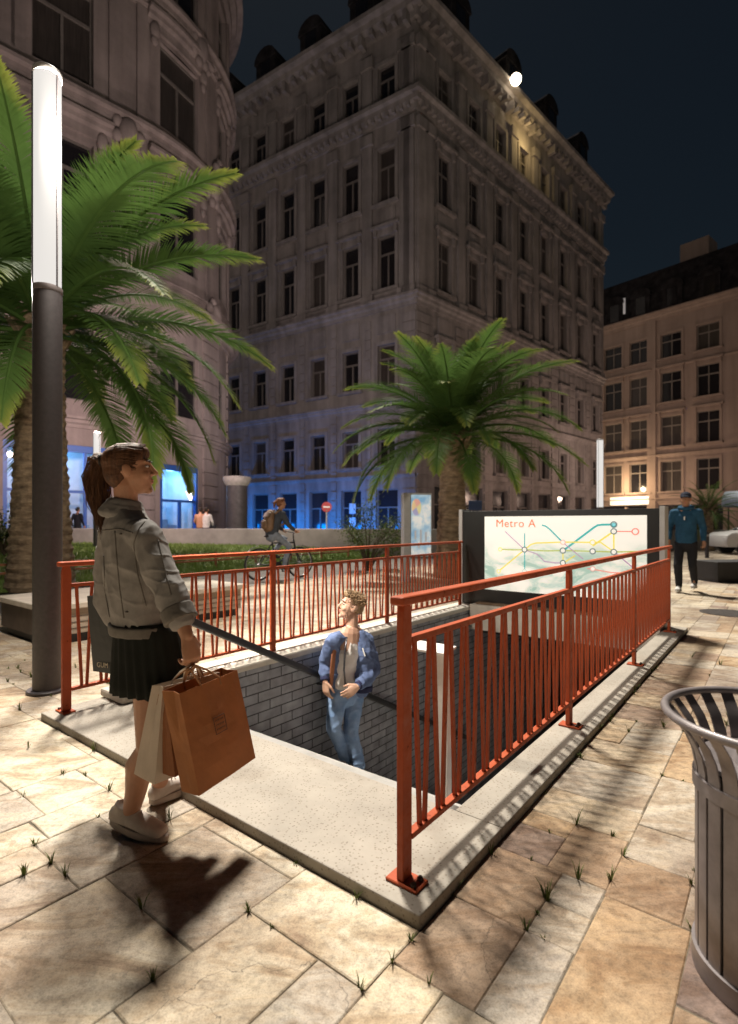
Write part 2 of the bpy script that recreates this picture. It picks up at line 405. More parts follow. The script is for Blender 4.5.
# ---------------------------------------------------------------- metro stairwell (local frame: x = u, y = v)
m_conc = mat('speckled_concrete', (0.325, 0.292, 0.245), 0.75, var=0.1, scale=3, bump=0.25, bscale=120, bdist=0.004)
def speckle(m):
    nt = m.node_tree; L = nt.links; b = nt.nodes['Principled BSDF']
    src = b.inputs['Base Color'].links[0].from_socket
    tc = N(nt, 'ShaderNodeTexCoord')
    vo = N(nt, 'ShaderNodeTexVoronoi', Scale=64.0); L.new(tc.outputs['Object'], vo.inputs['Vector'])
    rp = ramp(nt, [(0.0, (0.38, 0.32, 0.26)), (0.20, (0.6, 0.53, 0.46)), (0.32, (1, 1, 1))]); L.new(vo.outputs['Distance'], rp.inputs['Fac'])
    nz = N(nt, 'ShaderNodeTexNoise', Scale=1.6, Detail=7.0, Roughness=0.65); L.new(tc.outputs['Object'], nz.inputs['Vector'])
    r2 = ramp(nt, [(0.30, (0.55, 0.46, 0.37)), (0.48, (1, 1, 1))]); L.new(nz.outputs['Fac'], r2.inputs['Fac'])
    m1 = N(nt, 'ShaderNodeMix', data_type='RGBA', blend_type='MULTIPLY'); m1.inputs['Factor'].default_value = 0.75
    m2 = N(nt, 'ShaderNodeMix', data_type='RGBA', blend_type='MULTIPLY'); m2.inputs['Factor'].default_value = 0.6
    L.new(src, m1.inputs['A']); L.new(rp.outputs['Color'], m1.inputs['B']); L.new(m1.outputs['Result'], m2.inputs['A']); L.new(r2.outputs['Color'], m2.inputs['B'])
    L.new(m2.outputs['Result'], b.inputs['Base Color'])
speckle(m_conc)
m_cap = mat('pale_coping', (0.56, 0.52, 0.45), 0.75, var=0.1, scale=4, bump=0.15, bscale=80, bdist=0.004)
m_step = mat('step_stone', (0.42, 0.39, 0.34), 0.7, var=0.14, scale=5, bump=0.2, bscale=80, bdist=0.004)
def brick_mat():
    m, nt, b, out = new_mat('dark_brick_tile'); L = nt.links
    tc = N(nt, 'ShaderNodeTexCoord'); sp = N(nt, 'ShaderNodeSeparateXYZ'); cb = N(nt, 'ShaderNodeCombineXYZ')
    L.new(tc.outputs['Object'], sp.inputs[0])
    ad = N(nt, 'ShaderNodeMath', operation='ADD'); L.new(sp.outputs['X'], ad.inputs[0]); L.new(sp.outputs['Y'], ad.inputs[1])
    L.new(ad.outputs[0], cb.inputs['X']); L.new(sp.outputs['Z'], cb.inputs['Y'])
    br = N(nt, 'ShaderNodeTexBrick', Scale=1.0); br.inputs['Brick Width'].default_value = 0.27; br.inputs['Row Height'].default_value = 0.088
    br.inputs['Mortar Size'].default_value = 0.006; br.inputs['Mortar Smooth'].default_value = 0.15; br.inputs['Bias'].default_value = 0.0
    br.inputs['Color1'].default_value = (0.24, 0.25, 0.275, 1); br.inputs['Color2'].default_value = (0.33, 0.34, 0.365, 1); br.inputs['Mortar'].default_value = (0.05, 0.05, 0.055, 1)
    L.new(cb.outputs[0], br.inputs['Vector'])
    nz = N(nt, 'ShaderNodeTexNoise', Scale=7.0, Detail=6.0); L.new(tc.outputs['Object'], nz.inputs['Vector'])
    r = ramp(nt, [(0.3, 0.65), (0.65, 1.15)]); L.new(nz.outputs['Fac'], r.inputs['Fac'])
    mx = N(nt, 'ShaderNodeMix', data_type='RGBA', blend_type='MULTIPLY'); mx.inputs['Factor'].default_value = 1.0
    L.new(br.outputs['Color'], mx.inputs['A']); L.new(r.outputs['Color'], mx.inputs['B']); L.new(mx.outputs['Result'], b.inputs['Base Color'])
    b.inputs['Roughness'].default_value = 0.5
    bp = N(nt, 'ShaderNodeBump', Strength=0.7, Distance=0.006); bp.invert = True; L.new(br.outputs['Fac'], bp.inputs['Height']); L.new(bp.outputs['Normal'], b.inputs['Normal'])
    return m
m_brick = brick_mat()
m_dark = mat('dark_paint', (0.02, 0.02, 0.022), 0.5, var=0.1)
m_blackmetal = mat('black_metal', (0.018, 0.018, 0.02), 0.38, var=0.2, scale=10)
ms = thing('metro_stairwell', 'sunken stairwell with pale stone rim, dark brick walls and steps going down', 'stairwell', P0, ANG)
def part(name, m, parent, boxes, bevel=0.0, label=None):
    mb = MB()
    for bx in boxes: mb.box(*bx)
    o = mb.build(name, m, parent, bevel=bevel)
    if label: o['label'] = label
    return o
part('rim_slab', m_conc, ms, [(0.0, 0.63, 0.0, 2.98, -0.03, 0.045)], 0.006, 'wide speckled slab at the head of the stairs')
part('kerb', m_conc, ms, [(0.632, 6.02, 0.0, 0.22, -0.03, 0.0445)], 0.006)
part('coping', m_cap, ms, [(0.40, 5.9, 2.68, 3.01, 0.0455, 0.108)], 0.018)
part('brick_wall', m_brick, ms, [(0.633, 9.0, 2.70, 2.86, -3.4, 0.044)], label='long dark brick side wall')
part('brick_wall', m_brick, ms, [(0.634, 9.0, 0.06, 0.215, -3.4, -0.032)])
part('brick_wall', m_brick, ms, [(0.47, 0.628, 0.06, 2.86, -3.4, -0.032)])
st = MB()
NS = 16; TR, RI = 0.29, 0.17
for i in range(NS):
    x0 = 0.632 + i * TR; st.box(x0, x0 + TR + 0.02, 0.22, 2.695, -3.3, 0.0 - i * RI - 0.13)
o = st.build('stair_flight', m_step, ms)
nb = MB()
for i in range(NS): nb.box(0.632 + (i + 1) * TR - 0.03, 0.632 + (i + 1) * TR + 0.022, 0.222, 2.69, -i * RI - 0.128, -i * RI - 0.122)
nb.build('nosing_strip', mat('nosing', (0.30, 0.29, 0.27), 0.6), o)
part('landing', m_step, ms, [(0.632 + NS * TR + 0.02, 9.0, 0.22, 2.695, -3.3, -2.73)])
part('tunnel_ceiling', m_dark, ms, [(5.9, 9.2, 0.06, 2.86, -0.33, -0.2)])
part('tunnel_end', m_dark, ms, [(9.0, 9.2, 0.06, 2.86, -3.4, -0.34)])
part('lintel', m_cap, ms, [(5.53, 5.9, 0.222, 2.678, -0.22, 0.135)], 0.008)
part('sill_board', mat('brown_board', (0.16, 0.10, 0.055), 0.6, var=0.2, scale=12), ms, [(5.60, 5.74, 0.30, 2.62, 0.137, 0.16)], 0.004)

# ---------------------------------------------------------------- handrail, pedestal
hr = thing('handrail', 'black sloping handrail on the brick side wall of the stairwell', 'handrail', P0, ANG)
m = MB(); a, b = V3((0.38, 2.60, 0.83)), V3((5.6, 2.60, -1.86))
m.bar(a, b, 0.05, 0.06, (0, 0, 1)); m.build('rail', m_blackmetal, hr, bevel=0.012)
for t in (0.12, 0.38, 0.64, 0.9):
    p = a.lerp(b, t)
    if p.z > 0.1: continue
    m = MB(); m.tube([p + V3((0, 0, -0.02)), p + V3((0, 0.03, -0.07)), p + V3((0, 0.1, -0.08))], 0.009)
    m.build('bracket', m_blackmetal, hr)
m = MB(); m.box(0.44, 0.48, 2.58, 2.62, 0.047, 0.76); m.build('post', m_blackmetal, hr, bevel=0.004)
pd = thing('ticket_pedestal', 'slim white reader pedestal with a flat slanted top on the stairs', 'pedestal', W(1.1, 0.55, -0.30), ANG)
m_white = mat('white_enamel', (0.74, 0.73, 0.70), 0.45, var=0.06)
m = MB(); m.box(-0.022, 0.022, -0.04, 0.04, 0, 0.9); m.build('post', m_white, pd, bevel=0.004)
m = MB(); m.hexa([(-0.06, -0.05, 0.895), (0.06, -0.05, 0.915), (0.06, 0.21, 0.915), (-0.06, 0.21, 0.895), (-0.06, -0.05, 0.909), (0.06, -0.05, 0.929), (0.06, 0.21, 0.929), (-0.06, 0.21, 0.909)]); m.build('top_plate', m_white, pd, bevel=0.004)
m = MB(); m.box(-0.06, 0.06, -0.08, 0.08, 0, 0.012); m.build('base', m_white, pd, bevel=0.003)

# ---------------------------------------------------------------- railings
m_orange = mat('orange_paint', (0.43, 0.078, 0.021), 0.45, var=0.14, scale=5, bump=0.08, bscale=120, bdist=0.002, col2=(0.30, 0.052, 0.015), spec=0.3)
def wear(m, dark, lo=0.30, hi=0.37, sc=28):
    nt = m.node_tree; L = nt.links; b = nt.nodes['Principled BSDF']; src = b.inputs['Base Color'].links[0].from_socket
    tc = N(nt, 'ShaderNodeTexCoord'); nz = N(nt, 'ShaderNodeTexNoise', Scale=sc, Detail=8.0, Roughness=0.7); L.new(tc.outputs['Object'], nz.inputs['Vector'])
    r = ramp(nt, [(lo, dark), (hi, (1, 1, 1))]); L.new(nz.outputs['Fac'], r.inputs['Fac'])
    mx = N(nt, 'ShaderNodeMix', data_type='RGBA', blend_type='MULTIPLY'); mx.inputs['Factor'].default_value = 1.0; L.new(src, mx.inputs['A']); L.new(r.outputs['Color'], mx.inputs['B']); L.new(mx.outputs['Result'], b.inputs['Base Color'])
    r2 = ramp(nt, [(0.35, 0.75), (0.65, 0.38)]); L.new(nz.outputs['Fac'], r2.inputs['Fac']); L.new(r2.outputs['Color'], b.inputs['Roughness'])
wear(m_orange, (0.28, 0.22, 0.22), 0.31, 0.40)
m_bolt = mat('bolt_steel', (0.09, 0.055, 0.045), 0.45, metal=0.6)
bal = {}
for sgn in (1, -1):
    mb = MB(); mb.bar((sgn * 0.0, 0, 0.157), (sgn * 0.034, 0, 0.832), 0.012, 0.0185, (1, 0, 0)); bal[sgn] = mb.mesh('baluster', m_orange)
post_mb = MB()
prof = [(-0.029, 0.012), (0.029, 0.012), (0.029, 0.925), (0.026, 0.95), (0.020, 0.968), (0.018, 0.972), (-0.018, 0.972), (-0.020, 0.968), (-0.026, 0.95), (-0.029, 0.925)]
post_mb.rings([[(x, y, z) for x, z in prof] for y in (-0.014, 0.014)])
post_me = post_mb.mesh('post', m_orange)
pb = MB(); pb.box(-0.04, 0.04, -0.075, 0.055, 0, 0.012); plate_me = pb.mesh('base_plate', m_orange)
bt = MB()
for y in (-0.052,): 
    for x in (-0.022, 0.022): bt.lathe([(0.011, 0.012), (0.011, 0.021), (0.007, 0.025)], 6, (x, y, 0))
bolt_me = bt.mesh('bolt', m_bolt)
def railing(label, v, z0, flip):
    r = thing('railing', label, 'railing', W(0.0, v, z0), ANG, 'orange railings of the stairwell')
    u0, u1 = 0.11, 5.58; posts = [0.11, 1.93, 3.75, 5.58]
    m = MB(); m.box(u0 - 0.05, u1 + 0.05, -0.03, 0.03, 0.972, 1.004); m.build('top_rail', m_orange, r, bevel=0.009, seg=3)
    for a, b in zip(posts[:-1], posts[1:]):
        for nm, z, h in (('mid_rail', 0.832, 0.024), ('bottom_rail', 0.135, 0.022)):
            m = MB(); m.box(a + 0.0295, b - 0.0295, -0.016, 0.016, z, z + h); m.build(nm, m_orange, r, bevel=0.003)
        n = 13
        for i in range(n):
            c = a + 0.05 + (b - a - 0.10) * (i + 0.5) / n
            for sgn in (1, -1):
                o = link('baluster', bal[sgn], r); o.location = (c + sgn * 0.017, 0, 0)
    for p in posts:
        o = link('post', post_me, r); o.location = (p, 0, 0)
        md = o.modifiers.new('bevel', 'BEVEL'); md.width = 0.004; md.segments = 2; md.limit_method = 'ANGLE'
        q = link('base_plate', plate_me, o); md = q.modifiers.new('bevel', 'BEVEL'); md.width = 0.003; md.limit_method = 'ANGLE'
        if flip: q.rotation_euler = (0, 0, math.pi)
        for k in (0,):
            bb = link('bolts', bolt_me, o)
            if flip: bb.rotation_euler = (0, 0, math.pi)
    return r
railing('orange metal railing on the bare kerb, nearest the litter bin', 0.135, 0.045, False)
railing('orange metal railing on the raised coping, behind the woman and the man', 2.86, 0.045, True)

# ---------------------------------------------------------------- metro map sign
sg = thing('map_sign', 'black framed backlit metro map sign with coloured lines at the end of the stairwell', 'sign', W(5.75, 0, 0), ANG)
m_black = mat('black_panel', (0.012, 0.013, 0.013), 0.35, var=0.1)
part('case', m_black, sg, [(0.0, 0.2, 0.262, 2.90, 0.046, 1.49)], 0.006)
m_post = mat('grey_post', (0.42, 0.42, 0.41), 0.5, var=0.06)
part('post', m_post, sg, [(-0.02, 0.22, 0.20, 0.26, 0.046, 1.515)], 0.005)
part('post', m_post, sg, [(-0.02, 0.22, 2.902, 2.96, 0.11, 1.515)], 0.005)
def map_material():
    m, nt, b, out = new_mat('backlit_map'); L = nt.links
    tc = N(nt, 'ShaderNodeTexCoord'); mp = N(nt, 'ShaderNodeMapping'); mp.inputs['Scale'].default_value = (1, 1.4, 3.2); L.new(tc.outputs['Object'], mp.inputs['Vector'])
    nz = N(nt, 'ShaderNodeTexNoise', Scale=1.5, Detail=5.0, Roughness=0.5, Distortion=0.7); L.new(mp.outputs[0], nz.inputs['Vector'])
    r = ramp(nt, [(0.40, (0.30, 0.50, 0.43)), (0.45, (0.66, 0.74, 0.66)), (0.46, (0.46, 0.62, 0.56)), (0.54, (0.78, 0.80, 0.72)), (0.58, (0.90, 0.88, 0.80))])
    L.new(nz.outputs['Fac'], r.inputs['Fac'])
    sp = N(nt, 'ShaderNodeSeparateXYZ'); L.new(tc.outputs['Object'], sp.inputs[0])
    r2 = ramp(nt, [(0.0, 0.15), (0.3, 1.0), (0.62, 0.8), (0.78, 0.0)]); mz = N(nt, 'ShaderNodeMath', operation='MULTIPLY'); mz.inputs[1].default_value = 1 / 1.41
    L.new(sp.outputs['Z'], mz.inputs[0]); L.new(mz.outputs[0], r2.inputs['Fac'])
    mx = N(nt, 'ShaderNodeMix', data_type='RGBA'); mx.inputs['A'].default_value = (0.90, 0.89, 0.82, 1); L.new(r2.outputs['Color'], mx.inputs['Factor']); L.new(r.outputs['Color'], mx.inputs['B'])
    L.new(mx.outputs['Result'], b.inputs['Emission Color']); b.inputs['Emission Strength'].default_value = 0.30
    L.new(mx.outputs['Result'], b.inputs['Base Color']); b.inputs['Roughness'].default_value = 0.3
    return m
PV0, PV1, PZ0, PZ1 = 0.397, 2.538, 0.346, 1.408       # map: right edge, left edge, bottom, top
mp_ = part('map_panel', map_material(), sg, [(-0.012, 0.001, PV0, PV1, PZ0, PZ1)])
def mpt(x, y):
    f = (x - 90) / 600.0; s = f * 7.79 / (f * 7.79 + (1 - f) * 6.475)
    ytop = 97; yb = 365 + (x - 90) * 0.115
    return PV1 - s * (PV1 - PV0), PZ1 - (y - ytop) / (yb - ytop) * (PZ1 - PZ0)
ink = {}
def inkmat(n, c):
    if n not in ink: ink[n] = glow('map_ink_' + n, c, 0.30); ink[n].node_tree.nodes['Principled BSDF'].inputs['Base Color'].default_value = (*c, 1)
    return ink[n]
lay = [0]
def mline(n, c, pts, wd=0.018, lift=None):
    lay[0] += 1; x = -0.0135 - 0.0003 * (lay[0] % 12)
    q = [mpt(*p) for p in pts]; mb = MB(); L_, R_ = [], []
    for i, p in enumerate(q):
        a = q[max(i - 1, 0)]; b = q[min(i + 1, len(q) - 1)]; d = V3((b[0] - a[0], b[1] - a[1], 0)).normalized(); nn = (-d.y * wd / 2, d.x * wd / 2)
        L_.append((x, p[0] + nn[0], p[1] + nn[1])); R_.append((x, p[0] - nn[0], p[1] - nn[1]))
    k = len(q); mb.add(L_ + R_, [(i, i + 1, k + i + 1, k + i) for i in range(k - 1)])
    o = mb.build('map_line', inkmat(n, c), mp_, fix=False)
TEAL, YEL, PUR, RED, DK = (0.03, 0.42, 0.42), (0.78, 0.68, 0.12), (0.42, 0.25, 0.42), (0.80, 0.22, 0.18), (0.10, 0.16, 0.18)
OLV = (0.42, 0.50, 0.10)
mline('teal', TEAL, [(302, 131), (316, 135), (332, 148), (380, 198)], 0.02); mline('teal', TEAL, [(384, 226), (495, 142), (508, 134), (524, 132), (566, 132)], 0.026)
mline('teal', TEAL, [(238, 160), (238, 305)], 0.014)
mline('yellow', YEL, [(142, 300), (238, 222), (262, 203), (280, 198), (380, 196), (490, 199), (520, 200), (568, 236)], 0.018); mline('yellow', YEL, [(490, 212), (568, 158)], 0.022)
mline('yellow', YEL, [(568, 170), (568, 235)], 0.018); mline('yellow', YEL, [(380, 228), (380, 272)], 0.016); mline('yellow', YEL, [(382, 275), (425, 248)], 0.016)
mline('olive', OLV, [(150, 219), (200, 222), (238, 222), (310, 228), (380, 228), (490, 233), (568, 237), (640, 237), (668, 237)], 0.016)
mline('purple', PUR, [(165, 152), (238, 222), (285, 240), (312, 268), (350, 274), (380, 275)], 0.013); mline('purple', PUR, [(380, 198), (455, 262)], 0.012); mline('purple', PUR, [(570, 238), (640, 300)], 0.014)
mline('red', RED, [(570, 158), (645, 160)], 0.014); mline('red', RED, [(470, 298), (560, 316), (665, 322)], 0.012)
def ring(n, c, x, y, r, fill=None):
    v, z = mpt(x, y); mb = MB(); mb.lathe([(r * 0.66, 0), (r, 0)], 24, cap=False); me = [( -0.0185, v + p[0], z + p[1]) for p in mb.v]; mb.v = me
    mb.build('station_ring', inkmat(n, c), mp_, fix=False)
    mb = MB(); mb.v = [(-0.018, v + r * 0.66 * math.cos(2 * math.pi * j / 20), z + r * 0.66 * math.sin(2 * math.pi * j / 20)) for j in range(20)]; mb.f = [tuple(range(20))]
    mb.build('station_dot', inkmat('fill' + n if fill else 'white', fill or (0.9, 0.89, 0.82)), mp_, fix=False)
ring('dark', DK, 568, 132, 0.042, None); ring('teal', TEAL, 568, 132.5, 0.026, (0.05, 0.45, 0.6))
ring('dark', DK, 568, 158, 0.040); ring('red', RED, 648, 160, 0.044); ring('yellow', YEL, 490, 199, 0.038); ring('dark', DK, 490, 233, 0.040); ring('dark', DK, 568, 237, 0.040)
ring('dark', DK, 380, 228, 0.042); ring('dark', DK, 380, 275, 0.040); ring('dark', DK, 238, 222, 0.042); ring('pink', (0.75, 0.42, 0.40), 380, 197, 0.036); ring('yellow', YEL, 148, 219, 0.03); ring('yellow', YEL, 142, 300, 0.03); ring('pale', (0.5, 0.62, 0.6), 238, 303, 0.034); ring('pink', (0.75, 0.42, 0.40), 490, 300, 0.034)
tm = text_mesh('Metro A', 0.158); tm.materials.clear(); tm.materials.append(inkmat('orange', (0.80, 0.16, 0.05)))
v_, z_ = mpt(131, 136)
to = link('lettering', tm, mp_); to.matrix_local = Matrix(((0, 0, -1, -0.0145), (-1, 0, 0, v_), (0, 1, 0, z_), (0, 0, 0, 1)))
# ---------------------------------------------------------------- buildings
def stone(name, col, col2, rust=None):
    m, nt, b, out = new_mat(name); L = nt.links
    tc = N(nt, 'ShaderNodeTexCoord')
    nz = N(nt, 'ShaderNodeTexNoise', Scale=0.35, Detail=9.0, Roughness=0.7); L.new(tc.outputs['Object'], nz.inputs['Vector'])
    mp = N(nt, 'ShaderNodeMapping'); mp.inputs['Scale'].default_value = (1.6, 1.6, 0.12); L.new(tc.outputs['Object'], mp.inputs['Vector'])
    n2 = N(nt, 'ShaderNodeTexNoise', Scale=1.0, Detail=6.0); L.new(mp.outputs[0], n2.inputs['Vector'])
    ad = N(nt, 'ShaderNodeMath', operation='MULTIPLY_ADD'); ad.inputs[1].default_value = 0.5; hf = N(nt, 'ShaderNodeMath', operation='MULTIPLY'); hf.inputs[1].default_value = 0.5
    L.new(n2.outputs['Fac'], hf.inputs[0]); L.new(nz.outputs['Fac'], ad.inputs[0]); L.new(hf.outputs[0], ad.inputs[2])
    rp = ramp(nt, [(0.36, col2), (0.6, col)]); L.new(ad.outputs[0], rp.inputs['Fac']); L.new(rp.outputs['Color'], b.inputs['Base Color'])
    b.inputs['Roughness'].default_value = 0.9; b.inputs['Specular IOR Level'].default_value = 0.2
    n3 = N(nt, 'ShaderNodeTexNoise', Scale=9.0, Detail=5.0); L.new(tc.outputs['Object'], n3.inputs['Vector'])
    bp = N(nt, 'ShaderNodeBump', Strength=0.35, Distance=0.04); L.new(n3.outputs['Fac'], bp.inputs['Height']); L.new(bp.outputs['Normal'], b.inputs['Normal'])
    return m
m_bl = stone('round_stone', (0.33, 0.275, 0.265), (0.18, 0.15, 0.145))
m_bm = stone('grey_stone', (0.31, 0.28, 0.27), (0.16, 0.145, 0.138))
m_br = stone('ochre_render', (0.36, 0.275, 0.23), (0.27, 0.205, 0.17))
m_roof = mat('roof_slate', (0.03, 0.028, 0.03), 1.0, var=0.3, scale=1.5, spec=0.0)
m_frame = mat('window_frame', (0.17, 0.15, 0.14), 0.6, var=0.1)
m_frame2 = mat('pale_window_frame', (0.22, 0.19, 0.165), 0.6, var=0.1)
def glass_mat(name, col, rough=0.12):
    m, nt, b, out = new_mat(name); b.inputs['Base Color'].default_value = (*col, 1); b.inputs['Roughness'].default_value = rough; b.inputs['Specular IOR Level'].default_value = 0.5
    tc = N(nt, 'ShaderNodeTexCoord'); nz = N(nt, 'ShaderNodeTexNoise', Scale=0.7, Detail=2.0); nt.links.new(tc.outputs['Object'], nz.inputs['Vector'])
    bp = N(nt, 'ShaderNodeBump', Strength=0.15, Distance=0.05); nt.links.new(nz.outputs['Fac'], bp.inputs['Height']); nt.links.new(bp.outputs['Normal'], b.inputs['Normal'])
    return m
m_pane = glass_mat('dark_pane', (0.014, 0.013, 0.015))
m_curtain = mat('curtained_pane', (0.06, 0.05, 0.045), 0.3, var=0.2, scale=3, stretch=(6, 6, 0.3))

class Face:
    """a facade run: s along the wall, z up, d outward"""
    def __init__(s, origin, direction, arc_r=None, arc_s=0.0):
        s.o = V3((origin[0], origin[1], 0)); s.t = V3((direction[0], direction[1], 0)).normalized()
        s.n = V3((s.t.y, -s.t.x, 0)); s.r = arc_r; s.a0 = arc_s
    def frame(s, q):
        if s.r and q > s.a0:
            c = s.o + s.t * s.a0 - s.n * s.r; ph = (q - s.a0) / s.r
            n = s.n * math.cos(ph) + s.t * math.sin(ph); return c + n * s.r, V3((-n.y, n.x, 0)), n
        return s.o + s.t * q, s.t, s.n
    def __call__(s, q, z, d=0.0):
        p, t, n = s.frame(q); p = p + n * d; return V3((p.x, p.y, z))
class FaceR(Face):
    """same, seen with s running to the LEFT when facing it"""
    def __init__(s, origin, direction):
        Face.__init__(s, origin, direction); s.n = V3((-s.t.y, s.t.x, 0))

def sub(a, b, step):
    n = max(1, int(math.ceil((b - a) / step))); return [a + (b - a) * i / n for i in range(n + 1)]
def wall_holes(mb, f, s0, s1, z0, z1, wins, depth=0.4, step=50):
    ss = {s0, s1}; zs = {z0, z1}
    for w_ in wins: ss |= {w_[0], w_[1]}; zs |= {w_[2], w_[3]}
    ss = sorted(ss); zs = sorted(zs); fine = []
    for a, b in zip(ss[:-1], ss[1:]): fine += sub(a, b, step)[:-1]
    fine.append(ss[-1])
    for a, b in zip(fine[:-1], fine[1:]):
        for c, d in zip(zs[:-1], zs[1:]):
            m_, n_ = (a + b) / 2, (c + d) / 2
            if any(w_[0] < m_ < w_[1] and w_[2] < n_ < w_[3] for w_ in wins): continue
            mb.add([f(a, c), f(b, c), f(b, d), f(a, d)], [(0, 1, 2, 3)])
    for w_ in wins:
        a, b, c, d = w_[:4]
        for p, q in (((a, c), (b, c)), ((b, c), (b, d)), ((b, d), (a, d)), ((a, d), (a, c))):
            mb.add([f(*p), f(*q), f(*q, -depth), f(*p, -depth)], [(0, 1, 2, 3)])
def band(mb, f, s0, s1, prof, step=50):
    """moulding: closed profile of (d, z) swept along s"""
    rs = [[f(q, z, d) for d, z in prof] for q in sub(s0, s1, step)]
    mb.rings(rs)
def cornice_prof(z, h, d, back=-0.05):
    return [(back, z - h), (d * 0.25, z - h), (d * 0.3, z - h * 0.7), (d * 0.6, z - h * 0.55), (d * 0.65, z - h * 0.3), (d, z - h * 0.22), (d, z), (back, z)]
win_cache = {}
def window(f, w_, parent, fm=None, pm=None, hood='flat', depth=0.4, style='cross', proud=0.0):
    """one window = frame, with its pane and its stone surround as pieces"""
    a, b, c, d = w_[:4]; wd, ht = round(b - a, 3), round(d - c, 3)
    key = (wd, ht, style, hood, depth, id(fm), f.r)
    fm = fm or m_frame; pm = pm or m_pane
    if key not in win_cache:
        t = 0.09; mb = MB(); y0, y1 = 0.05, 0.16
        for bx in ((-wd / 2, -wd / 2 + t, 0, ht), (wd / 2 - t, wd / 2, 0, ht), (-wd / 2 + t, wd / 2 - t, 0, t), (-wd / 2 + t, wd / 2 - t, ht - t, ht)): mb.box(bx[0], bx[1], y0, y1, bx[2], bx[3])
        zt = ht * 0.68
        if style in ('cross', 'many'):
            mb.box(-wd / 2 + t, wd / 2 - t, y0, y1 - 0.005, zt - 0.07, zt + 0.07); mb.box(-0.06, 0.06, y0, y1 - 0.01, t, zt - 0.07)
        if style == 'many':
            mb.box(-0.04, 0.04, y0, y1 - 0.01, zt + 0.07, ht - t)
        if style == 'shop':
            mb.box(-0.05, 0.05, y0, y1 - 0.01, t, ht * 0.62); mb.box(-wd / 2 + t, wd / 2 - t, y0, y1 - 0.005, ht * 0.62, ht * 0.62 + 0.1)
        fr = mb.mesh('window'); 
        mb = MB(); mb.box(-wd / 2 + t, wd / 2 - t, 0.07, 0.075, t, ht - t); pn = mb.mesh('pane')
        mb = MB(); D = depth; sw = 0.26
        o1 = D + 0.10
        if hood:
            for sx in (-1, 1): mb.box(min(sx * wd / 2, sx * (wd / 2 + sw)), max(sx * wd / 2, sx * (wd / 2 + sw)), D - 0.02, o1, 0, ht)
            mb.box(-wd / 2 - sw, wd / 2 + sw, D - 0.02, o1 + 0.004, ht, ht + sw)
            mb.box(-wd / 2 - sw - 0.12, wd / 2 + sw + 0.12, D - 0.02, D + 0.32, -0.22, 0.0)
            if hood in ('cornice', 'gable', 'arch'):
                z0 = ht + sw + 0.25
                mb.box(-wd / 2 - sw, wd / 2 + sw, D - 0.02, D + 0.06, ht + sw, z0)
                mb.box(-wd / 2 - sw - 0.2, wd / 2 + sw + 0.2, D - 0.02, D + 0.4, z0, z0 + 0.2)
                for sx in (-1, 1):
                    xx = sx * (wd / 2 + sw * 0.5); mb.box(xx - 0.13, xx + 0.13, D + 0.06, D + 0.3, z0 - 0.55, z0)
                if hood in ('gable', 'arch'):
                    hw = wd / 2 + sw + 0.2; gh = 0.62 if hood == 'gable' else 0.5; n = 2 if hood == 'gable' else 10
                    xs = [-hw + 2 * hw * i / n for i in range(n + 1)]
                    zz = [z0 + 0.2 + gh * ((1 - abs(x) / hw) if hood == 'gable' else math.sqrt(max(0, 1 - (x / hw) ** 2))) for x in xs]
                    mb.rings([[(x, y, z0 + 0.2) for x in (xs[0], xs[-1])] + [(x, y, z) for x, z in list(zip(xs, zz))[::-1][1:-1]] for y in (D - 0.02, D + 0.3)])
        sr = mb.mesh('surround') if mb.v else None
        win_cache[key] = (fr, pn, sr)
    fr, pn, sr = win_cache[key]
    mid = (a + b) / 2; p, t, n = f.frame(mid)
    o = bpy.data.objects.new('window', fr); C.objects.link(o); o.parent = parent
    if n.cross(V3((0, 0, 1))).dot(t) > 0: pass
    x = V3((-n.y, n.x, 0))     # right-handed: x, y=n... keep det +1
    x = n.cross(V3((0, 0, 1)))
    base = p - n * depth + V3((0, 0, c)) - parent.location
    o.matrix_local = Matrix(((x.x, n.x, 0, base.x), (x.y, n.y, 0, base.y), (0, 0, 1, base.z), (0, 0, 0, 1)))
    if not fr.materials: fr.materials.append(fm)
    q = bpy.data.objects.new('pane', pn); C.objects.link(q); q.parent = o
    if not pn.materials: pn.materials.append(pm)
    if pn.materials[0] != pm: q.material_slots[0].link = 'OBJECT'; q.material_slots[0].material = pm
    if sr:
        if not sr.materials: sr.materials.append(parent['_stone'] and bpy.data.materials[parent['_stone']])
        r = bpy.data.objects.new('surround', sr); C.objects.link(r); r.parent = o
    return o
def bpart(name, mb, m, parent, fix=True, **k):
    mb.v = [tuple(V3(v) - parent.location) for v in mb.v]
    return mb.build(name, m, parent, fix=fix, **k)
def solid(mb, pts, z0, z1):
    n = len(pts); mb.rings([[(p[0], p[1], z0) for p in pts], [(p[0], p[1], z1) for p in pts]])

rb = random.Random(8)
# ---- middle block: two long facades meeting at a corner
Ld = V3((-0.839, 0.544, 0)).normalized(); Rd = V3((0.717, 0.698, 0)).normalized()
PC = V3((3.36, 38.0, 0))
mid = thing('stone_building', 'tall grey stone corner block with rows of tall windows behind the smaller palm', 'building', (PC.x, PC.y, 0)); mid['_stone'] = m_bm.name
fR = Face(PC, Rd); fL = FaceR(PC, Ld)
LR, LL = 32.4, 27.0
rows = [(32.3, 35.4), (25.1, 29.2), (18.7, 22.7), (11.5, 14.6), (5.6, 8.4)]
sR = [3.3 + 3.9 * i for i in range(8)]; sL = [2.45 + 3.22 * i for i in range(8)]
wR = [(s - 0.8, s + 0.8, a, b) for a, b in rows for s in sR]; wL = [(s - 0.75, s + 0.75, a, b) for a, b in rows for s in sL]
gR = [(s - 1.2, s + 1.2, 0.3, 4.2) for s in sR]; gL = [(s - 0.95, s + 0.95, 0.2, 3.9) for s in sL]
